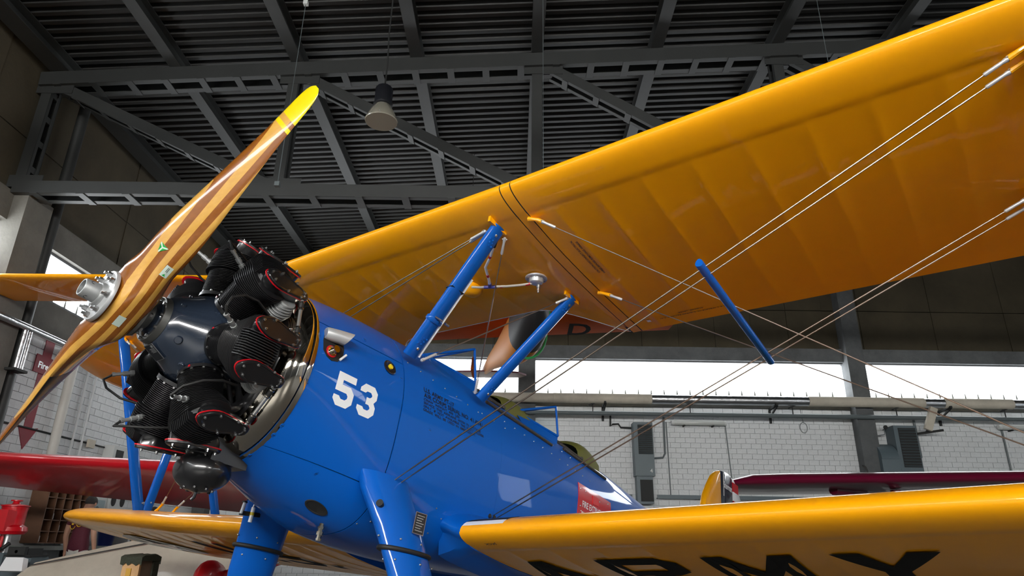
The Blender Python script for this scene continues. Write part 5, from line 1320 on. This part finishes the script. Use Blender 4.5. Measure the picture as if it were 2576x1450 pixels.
r = thing('notice_board', 'white notice board with posters behind the man', 'board', (XL+.05, 12.75, 1.2))
part(MB().box2((XL+.02, 12.24, 1.15), (XL+.05, 13.18, 1.80)), r, 'board', M_lampw); part(MB().box2((XL+.05, 12.30, 1.2), (XL+.056, 13.12, 1.64)), r, 'poster', mat('poster_grey', (.30, .38, .40), .5))
for y, z, s in ((12.36, 1.50, .06), (12.40, 1.30, .07), (12.9, 1.48, .05), (13.0, 1.35, .06)): part(MB().lathe([(0, s), (.002, s)], (XL+.057, y, z), (1, 0, 0), 16), r, 'poster_spot', M_duct)
bb = MB(); marks(bb, fit_text('THE WORKSHOP', .42, .035), lambda u, v: Vector((XL+.055, 12.5+u, 1.70+v))); part(bb, r, 'board_heading', M_print)
r = thing('speaker_panel', 'white wall panel with two black oval openings', 'panel', (XL+.08, 13.45, 1.3))
part(MB().box2((XL+.02, 13.2, 1.2), (XL+.10, 13.72, 1.82)), r, 'panel', M_lampw)
for y in (13.30, 13.60):
    bb = MB().lathe([(0, 1.), (.01, 1.), (.012, .9)], (0, 0, 0), (1, 0, 0), 24); bb.v = [(XL+.10+q[0], y+q[1]*.075, 1.66+q[2]*.11) for q in bb.v]; part(bb, r, 'oval_opening', M_dark, 30)
# red pump on a pedestal
r = thing('pump', 'red hand pump with a flared side hopper beside the left wall', 'pump', (-6.95, 9.75, 0))
px, py = -6.80, 9.72
part(MB().lathe([(1.0, .06), (1.01, .18), (1.05, .21), (1.10, .20), (1.13, .15), (1.15, .15), (1.30, .15), (1.36, .16), (1.39, .13), (1.40, .05), (1.43, .04), (1.435, .07), (1.45, .07)], (px, py, 0), (0, 0, 1), 28), r, 'pump_body', M_red, 40)
part(MB().lathe([(1.365, .175), (1.38, .175)], (px, py, 0), (0, 0, 1), 24), r, 'flange', M_red, 40)
bb = MB(); bb.loft([[Vector((px-.13+.24*s, py-.10-.10*k, z)) for s, k, z in ((0, 0, 1.10), (1, 0, 1.10), (1, 0, 1.30), (0, 0, 1.30))], [Vector((px-.35+.42*s, py-.22, z)) for s, k, z in ((0, 0, 1.16), (1, 0, 1.04), (1, 0, 1.32), (0, 0, 1.32))]]); part(bb, r, 'hopper', M_red, 30)
part(MB().path([(px-.06, py, 1.02), (px-.07, py, .88), (px-.10, py, .80)], [.035, .035, .05], 12), r, 'outlet', M_red, 40)
part(MB().box2((px-.16, py-.14, 0), (px+.10, py+.14, .78)), r, 'pedestal', M_duct); part(MB().box2((px-.19, py-.17, 0), (px+.13, py+.17, .03)), r, 'base_plate', M_dark)
part(MB().path([(px-.02, py-.1, .80), (px+.06, py-.12, .84), (px+.12, py-.1, .90)], .025, 8), r, 'handle', M_dark)
part(MB().path([(px, py, .77), (px, py, 1.02)], .045, 12), r, 'riser', M_steel, 40)
r = thing('bench_vice', 'blue-grey bench vice on a cabinet near the red pump', 'vice', (-6.35, 9.6, 0))
part(MB().box2((-6.55, 9.4, 0), (-6.2, 9.75, .74)), r, 'cabinet', M_duct); part(MB().box2((-6.46, 9.37, .76), (-6.24, 9.66, .84)), r, 'vice_body', M_dark); part(MB().box2((-6.52, 9.34, .74), (-6.18, 9.72, .76)), r, 'vice_base', M_dark); part(MB().tube((-6.35, 9.3, .80), (-6.35, 9.66, .80), .02, n=10), r, 'spindle', M_steel); part(MB().box2((-6.46, 9.30, .76), (-6.24, 9.36, .86)), r, 'moving_jaw', M_dark)
part(MB().box2((-6.43, 9.39, .25), (-6.38, 9.402, .45)), r, 'door_handle', M_dark)
# crates and bucket behind the man
r = thing('bucket', 'dark blue bucket on the workbench right of the man', 'bucket', (XL+.4, 13.0, .86)); part(MB().lathe([(0, .11), (.01, .115), (.24, .15), (.25, .155), (.255, .15), (.24, .14), (.02, .10)], (XL+.42, 12.75, .862), (0, 0, 1), 24), r, 'pail', mat('navy_plastic', (.008, .02, .12), .35), 40); part(MB().path([(XL+.42, 12.75+.15*math.cos(PI*i/10), 1.11+.05*math.sin(PI*i/10)) for i in range(11)], .005, 6), r, 'bail_handle', M_steel)
r = thing('crate', 'white crate with black lettering behind the starboard wing', 'crate', (XL+.4, 13.6, .86)); part(MB().box2((XL+.25, 13.15, .862), (XL+.6, 14.1, 1.16)), r, 'box', M_lampw)
bb = MB(); marks(bb, fit_text('BTE', .42, .14), lambda u, v: Vector((XL+.602, 13.22+u, .93+v))); part(bb, r, 'lettering', M_print)
# ============================================================ people in the workshop corner
M_skin = mat('skin', (.46, .25, .17), .5); M_hair = mat('dark_hair', (.022, .018, .016), .7, bump=.6, bscale=120)
M_shirt = mat('maroon_shirt', (.075, .006, .018), .8, bump=.2, bscale=40); M_trous = mat('pale_trousers', (.50, .49, .45), .8)
M_orshirt = mat('orange_shirt', (.36, .06, .015), .8); M_jeans = mat('dark_jeans', (.02, .03, .06), .8); M_shoe = mat('black_shoe', (.015, .015, .015), .5)
def skinned(name, verts, edges, rad, root=0):
    me = bpy.data.meshes.new(name); me.from_pydata(verts, edges, [])
    o = bpy.data.objects.new(name, me); COL.objects.link(o)
    sk = o.modifiers.new('s', 'SKIN'); ss = o.modifiers.new('u', 'SUBSURF'); ss.levels = 2; ss.render_levels = 2
    for i, r in enumerate(rad): me.skin_vertices[0].data[i].radius = r if isinstance(r, tuple) else (r, r)
    me.skin_vertices[0].data[root].use_root = True
    bpy.context.view_layer.update()
    dg = bpy.context.evaluated_depsgraph_get(); m2 = bpy.data.meshes.new_from_object(o.evaluated_get(dg)); bpy.data.objects.remove(o)
    return m2
def person(loc, rz, H, shirt, trousers, label, bow=.12, sleeve=.5, logo=True):
    s = H/1.72
    V_, E_, R_ = [], [], []
    def v(p, r, link_=None):
        V_.append(tuple(c*s for c in p)); R_.append(tuple(k*s for k in r) if isinstance(r, tuple) else r*s)
        if link_ is not None: E_.append((link_, len(V_)-1))
        return len(V_)-1
    # faces +Y (away from the camera when rz is 0)
    pel = v((0, 0, .95), (.155, .115)); wa = v((0, .0, 1.08), (.145, .105), pel); ch = v((0, -.01, 1.28), (.165, .115), wa); nb = v((0, -.015, 1.41), (.105, .085), ch)
    nk = v((0, .01, 1.48), .058, nb); hd = v((0, bow*.35, 1.56), (.072, .085), nk); ht = v((0, bow*.6, 1.64), (.070, .088), hd)
    for sd in (-1, 1):
        sh = v((sd*.175, -.015, 1.385), (.072, .068), nb); ub = v((sd*.225, -.02, 1.26), .056, sh); el = v((sd*.255, -.02, 1.09), .043, ub); wr = v((sd*.262, .05, .87), .030, el)
        pm = v((sd*.262, .065, .80), (.020, .040), wr)
        for k, (dy, L) in enumerate(((-.030, .066), (-.010, .078), (.010, .074), (.028, .058))):
            f1 = v((sd*.264, .068+dy, .755), .0095, pm); v((sd*.258, .078+dy, .755-L*.8), .008, f1)
        t1 = v((sd*.250, .105, .80), .011, pm); v((sd*.243, .122, .765), .009, t1)
        hp = v((sd*.09, 0, .88), (.095, .10), pel); kn = v((sd*.105, .02, .49), .062, hp); ak = v((sd*.105, -.01, .09), .042, kn); v((sd*.11, .12, .045), (.038, .032), ak)
    me = skinned('body', V_, E_, R_)
    root = empty('person', loc, label, 'person', rz=rz)
    for m_ in (M_skin, shirt, trousers, M_shoe): me.materials.append(m_)
    for p in me.polygons:
        c = p.center/s
        arm = abs(c.x) > .19
        if c.z < .09: p.material_index = 3
        elif not arm and c.z < .86: p.material_index = 2
        elif arm and abs(c.x) < .2 and c.z < .93 and c.z > .7 and abs(c.x) < .19: p.material_index = 2
        elif c.z < 1.455 and (not arm or c.z > 1.42-.30*sleeve): p.material_index = 1
    me.shade_smooth(); b_ = link('body', me, root)
    hc = Vector((0, bow*.5, 1.625))*s
    hr = MB(); rings = []
    for i in range(1, 9):
        a = PI*.62*i/8; rr = math.sin(a); rings.append([hc+Vector((.080*rr*math.cos(2*PI*j/20), .098*rr*math.sin(2*PI*j/20)-.012*(1 if math.sin(2*PI*j/20) < 0 else -.6), .098*math.cos(a)))*s for j in range(20)])
    o = hr.loft(rings).build('hair', M_hair, root, 60)
    for sd in (-1, 1): MB().ball(Vector((sd*.080, bow*.5+.005, 1.585))*s, .026*s, 10, 8, (.45, .8, 1.2)).build('ear', M_skin, root, 60)
    fz = Vector((0, bow*.5+.088, 1.585))*s
    MB().lathe([(0, .016*s), (.02*s, .010*s), (.028*s, .004*s)], fz, (0, 1, -.3), 10).build('nose', M_skin, root, 60)
    for sd in (-1, 1): MB().ball(fz+Vector((sd*.03, -.008, .025))*s, .011*s, 8, 6).build('eye', M_white, root, 60)
    MB().box(fz+Vector((0, -.006, -.045))*s, (.045*s, .012*s, .008*s)).build('mouth', mat('lips', (.30, .09, .08), .5), root)
    if logo:
        M_lg = mat('yellow_print', (.70, .42, .01), .6)
        bb = MB()
        bb.path([Vector((-.065+.05*math.cos(PI*(-.15-.75*i/10)), -.142, 1.27+.085*math.sin(PI*(-.15-.75*i/10))))*s for i in range(11)], .005*s, 6)
        bb.ball(Vector((-.085, -.138, 1.30))*s, .020*s, 8, 6, (1, .3, 1)); bb.ball(Vector((-.075, -.138, 1.265))*s, .022*s, 8, 6, (1, .3, .8))
        bb.path([Vector((.045+.05*math.cos(2*PI*i/14), -.142, 1.275+.05*math.sin(2*PI*i/14)))*s for i in range(14)], .005*s, 6, closed=True)
        for k in range(6): a = 2*PI*k/6; bb.path([Vector((.045, -.144, 1.275))*s, Vector((.045+.034*math.cos(a), -.144, 1.275+.034*math.sin(a)))*s], .006*s, 6)
        bb.build('shirt_print', M_lg, root, 60)
    return root
person((-6.62, 11.05, 0), -.15, 1.60, M_shirt, M_trous, 'man in a maroon T-shirt with his back turned, looking down at the workbench', .16, .55)
person((-6.30, 12.5, 0), .35, 1.52, M_orshirt, M_jeans, 'person in an orange shirt half hidden behind the yellow wing tip', .14, .6, False)
